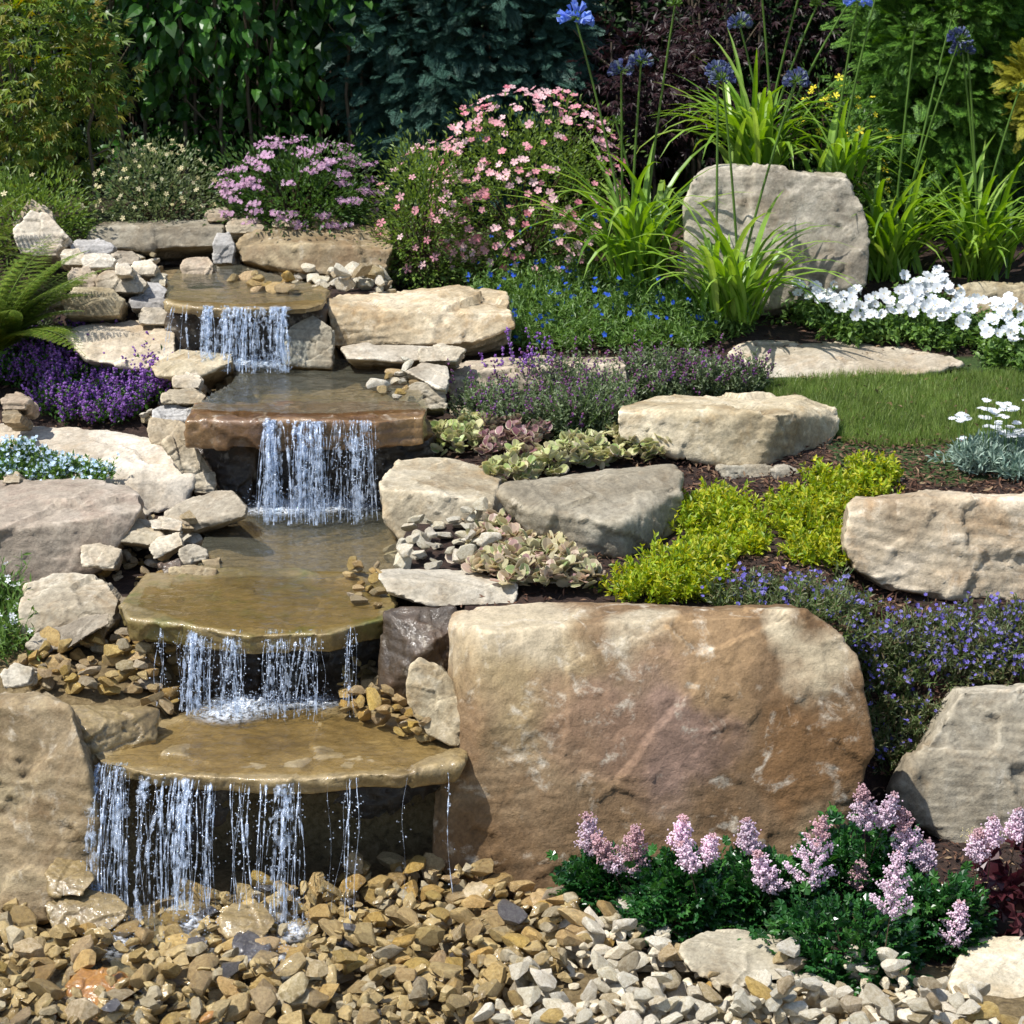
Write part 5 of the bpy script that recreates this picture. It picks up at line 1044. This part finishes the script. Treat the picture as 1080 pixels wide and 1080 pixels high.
# white trumpet flowers
def petunia(label, poly, n, nf):
    root = mat_plant('petunia', label, 'flower', poly, n, .13, 'litho', LF, (.03, .045), 5, 8, .5, None, 'white trumpet flowers')
    pts = inside(poly, nf); W = G(pts[:, 0], pts[:, 1]); W[:, 2] += rng.uniform(.13, .2, nf); W[:, 1] -= .02
    mb = MB(); nrm = unit(np.array([-.1, -.7, .7]) + rng.normal(0, .4, (nf, 3))); V, Fc = inst(T_flower(6, -.12, .2), W, np.cross(nrm, randu(nf)), nrm, rng.uniform(.042, .066, nf)); mb.add(V, Fc); V, Fc = inst(OCT, W + nrm * .004, randu(nf), randu(nf), .010); mb.add(V, Fc, 1); mb.build('blossom', [L['white'], L['creamfl']], root)
petunia('white trumpet flowers at the left, below the upright boulder', [(818, 322), (850, 318), (905, 345), (960, 350), (965, 362), (900, 365), (850, 350)], 130, 90)
petunia('white trumpet flowers in the middle, the tallest heap', [(940, 330), (985, 318), (1010, 340), (1020, 372), (965, 368)], 110, 90)
petunia('white trumpet flowers running off the right edge', [(1010, 350), (1060, 345), (1110, 370), (1110, 396), (1040, 388)], 110, 70)
# astilbe
def astilbe(label, px, row, w, h, plumes):
    g = G1(px, row); root = empty('astilbe', g, label, 'flower', 'pink plumed astilbes along the front'); k = mpp(g[1]); rx = w / 2 * k; hh = h * k * .78
    mb = MB(); Pn, D, cc, d = dome(g + np.array([0, .08, 0]), rx, rx * .7, hh, 85, .05, 13, -.05); leaves(mb, LOB, Pn, D, rng.uniform(.035, .06, len(Pn)), 0, (0, -.2, 1), .5); stems_for(mb, g, cc, .003, .002, 25)
    mb.build('foliage', [L['astil'], L['twig']], root)
    for (hx, hy, ln, red, lean) in plumes:
        b = P(hx, hy, g[1] - rx * .25 if hy > row - h * .8 else g[1] + .05); ax = unit(np.array([lean, rng.uniform(-.2, .1), 1.0])); L_ = ln * k * 1.35; mb = MB(); mb.add(*tube([b - ax * .12, b, b + ax * L_], .0022, .001, 4), 1)
        q = []; n = 26
        for i in range(n):
            t = i / n; az = i * 2.4; bl = L_ * .30 * (1 - t) ** .8 + .008; dd = np.array([math.cos(az), math.sin(az), .75]); m_ = int(12 + bl * 700); s = rng.uniform(.15, 1, (m_, 1)); q.append(b + ax * L_ * t + dd * bl * s + rng.normal(0, .005, (m_, 3)))
        q = np.concatenate(q); ts = ((q - b) @ ax) / L_; isr = (ts > (1 - red)) 
        for sel, mi in ((~isr, 0), (isr, 2)):
            if sel.sum(): V, Fc = inst(OCT, q[sel], randu(sel.sum()), randu(sel.sum()), rng.uniform(.006, .0095, sel.sum())); mb.add(V, Fc, mi)
        mb.build('flower_plume', [L['plume'], L['twig'], L['plumered']], root)
astilbe('leftmost astilbe, small and dark leaved, in front of the giant boulder', 640, 972, 90, 75, [(624, 905, 40, .1, -.1), (648, 922, 38, .6, -.5), (664, 925, 50, .7, .1)])
astilbe('astilbe with two pale plumes left of the grey slab', 715, 992, 120, 95, [(716, 900, 34, .1, .1), (744, 912, 28, .0, .2), (728, 920, 26, 0, -.3)])
astilbe('astilbe behind the grey slab with leaning pink plumes', 805, 985, 130, 95, [(790, 902, 34, .0, -.1), (812, 945, 44, .1, -.3), (850, 940, 72, .3, .15)])
astilbe('tallest astilbe in the gap right of the giant boulder', 905, 962, 140, 110, [(912, 878, 42, .3, -.1), (930, 875, 34, 0, .25), (960, 912, 50, .35, -.2), (905, 940, 26, .9, 0), (975, 920, 26, 0, .1)])
astilbe('front astilbe with dark leaves reaching the cream pebbles', 890, 1030, 170, 100, [(938, 970, 58, .0, .1)])
astilbe('rightmost astilbe before the purple leaves', 985, 1005, 120, 95, [(1004, 1000, 44, 0, .1), (1030, 910, 30, .2, 0), (1045, 895, 28, 0, 0), (1070, 888, 28, 0, .1)])
def heuchera():
    g = G1(1085, 985); root = empty('heuchera', g, 'dark purple crinkled leaves at the lower right edge', 'plant'); mb = MB(); Pn, D, cc, d = dome(g + np.array([0, .02, .06]), .14, .12, .22, 30, .03, 3, -.2)
    leaves(mb, LOB, Pn, D, rng.uniform(.09, .14, len(Pn)), 0, (0, -.5, 1), .5); stems_for(mb, g, cc, .003, .002, 25); mb.build('foliage', [L['heuch'], L['twig']], root)
heuchera()
def bud_sprays():
    g = G1(1030, 960); root = empty('astilbe', g, 'faded astilbe with cream brown buds beside the purple leaves', 'flower', 'pink plumed astilbes along the front')
    mb = MB(); ms = MB()
    for (x, y) in ((1025, 885), (1035, 895), (1015, 940), (1030, 950), (1040, 935)):
        t = P(x, y, g[1]); ms.add(*tube([g, t], .002, .001, 4)); q = t + rng.normal(0, .018, (70, 3)); V, Fc = inst(OCT, q, randu(70), randu(70), .006); mb.add(V, Fc)
    ms.build('stems', [L['twig']], root); mb.build('flower_buds', [L['creamfl']], root)
bud_sprays()
# fern
def fern(label, px, row, n, Lr, azr, m='fern', Y=None):
    g = G1(px, row) if Y is None else np.array([wx(px, Y), Y, P(px, row, Y)[2]]); root = empty('fern', g, label, 'fern')
    for i in range(n):
        az = rng.uniform(*azr); L_ = rng.uniform(*Lr); el = rng.uniform(.8, 1.5); dr = rng.uniform(.7, 1.6); t = np.linspace(0, 1, 26); ang = el - dr * t; ds = L_ / 25
        r = np.concatenate([[0], np.cumsum(np.cos(ang[:-1]) * ds)]); z = np.concatenate([[0], np.cumsum(np.sin(ang[:-1]) * ds)]); dv = np.array([math.cos(az), math.sin(az), 0]); sd = np.array([-math.sin(az), math.cos(az), 0])
        c = g + r[:, None] * dv + z[:, None] * UP; mb = MB(); mb.add(*tube(c, .003, .001, 4)); tg = unit(np.gradient(c, axis=0)); pl = L_ * .17 * np.sin(np.pi * np.clip(t * .9 + .1, 0, 1)) ** .8
        for s in (-1, 1):
            D = sd * s + tg * .35; sp = SP[i % 5]; V, Fc = inst(sp, c[3:], D[3:], np.tile(np.cross(dv, sd), (23, 1)), np.maximum(pl[3:], .01)); mb.add(V, Fc)
        mb.build('frond', [L[m]], root)
fern('arching yellow green fern in front of the left stack of stones', 4, 375, 44, (.4, .75), (-2.8, 1.3), Y=3.72)
fern('darker fern at the left edge under the maple', -25, 290, 20, (.35, .55), (-1.6, 1.4), 'maple', Y=4.3)
# lawn
def lawn():
    pts = inside([(800, 408), (870, 398), (1000, 396), (1120, 388), (1120, 482), (1075, 472), (1000, 474), (890, 468), (868, 440), (815, 425)], 26000); W = G(pts[:, 0], pts[:, 1])
    D = UP + rng.normal(0, .35, W.shape); mb = MB(); V, Fc = inst(T_blade(.07), W, D, randu(len(W)), rng.uniform(.03, .06, len(W))); mb.add(V, Fc)
    tag(mb.build('grass', [L['grass']]), 'small patch of green lawn grass', 'grass', kind='stuff')
lawn()
def mulch():
    pts = inside([(430, 240), (1100, 240), (1100, 960), (600, 960), (900, 700), (860, 640), (480, 640), (470, 380)], 9000); pts = np.vstack([pts, inside([(830, 460), (1100, 470), (1100, 530), (700, 560), (640, 440)], 4500), inside([(740, 585), (930, 600), (1080, 740), (930, 760)], 2500), inside([(-40, 360), (200, 360), (180, 450), (-40, 460)], 800)])
    W = G(pts[:, 0], pts[:, 1]); W[:, 2] += rng.uniform(0, .018, len(W)); D = randu(len(W)); D[:, 2] *= .35; mb = MB(); V, Fc = inst(T_dia(.3, .08), W, D, UP + rng.normal(0, .5, W.shape), rng.uniform(.015, .045, len(W))); mb.add(V, Fc)
    tag(mb.build('bark_mulch', [L['mulch']]), 'dark reddish brown bark mulch between the plants', 'mulch', kind='stuff')
mulch()
# tiny green seedling in the water stones
sd_ = G1(10, 1003); r_ = empty('seedling', sd_ + np.array([0, 0, .05]), 'single bright green leaf at the left edge of the gravel', 'plant'); mb = MB(); leaves(mb, LOB, np.tile(sd_ + np.array([0, -.02, .07]), (3, 1)), np.array([(1, 0, .3), (-1, -.2, .4), (.1, -1, .6)]), [.03] * 3); mb.add(*tube([sd_, sd_ + np.array([0, 0, .07])], .002, .001, 4), 0); mb.build('leaf', [L['lime']], r_)
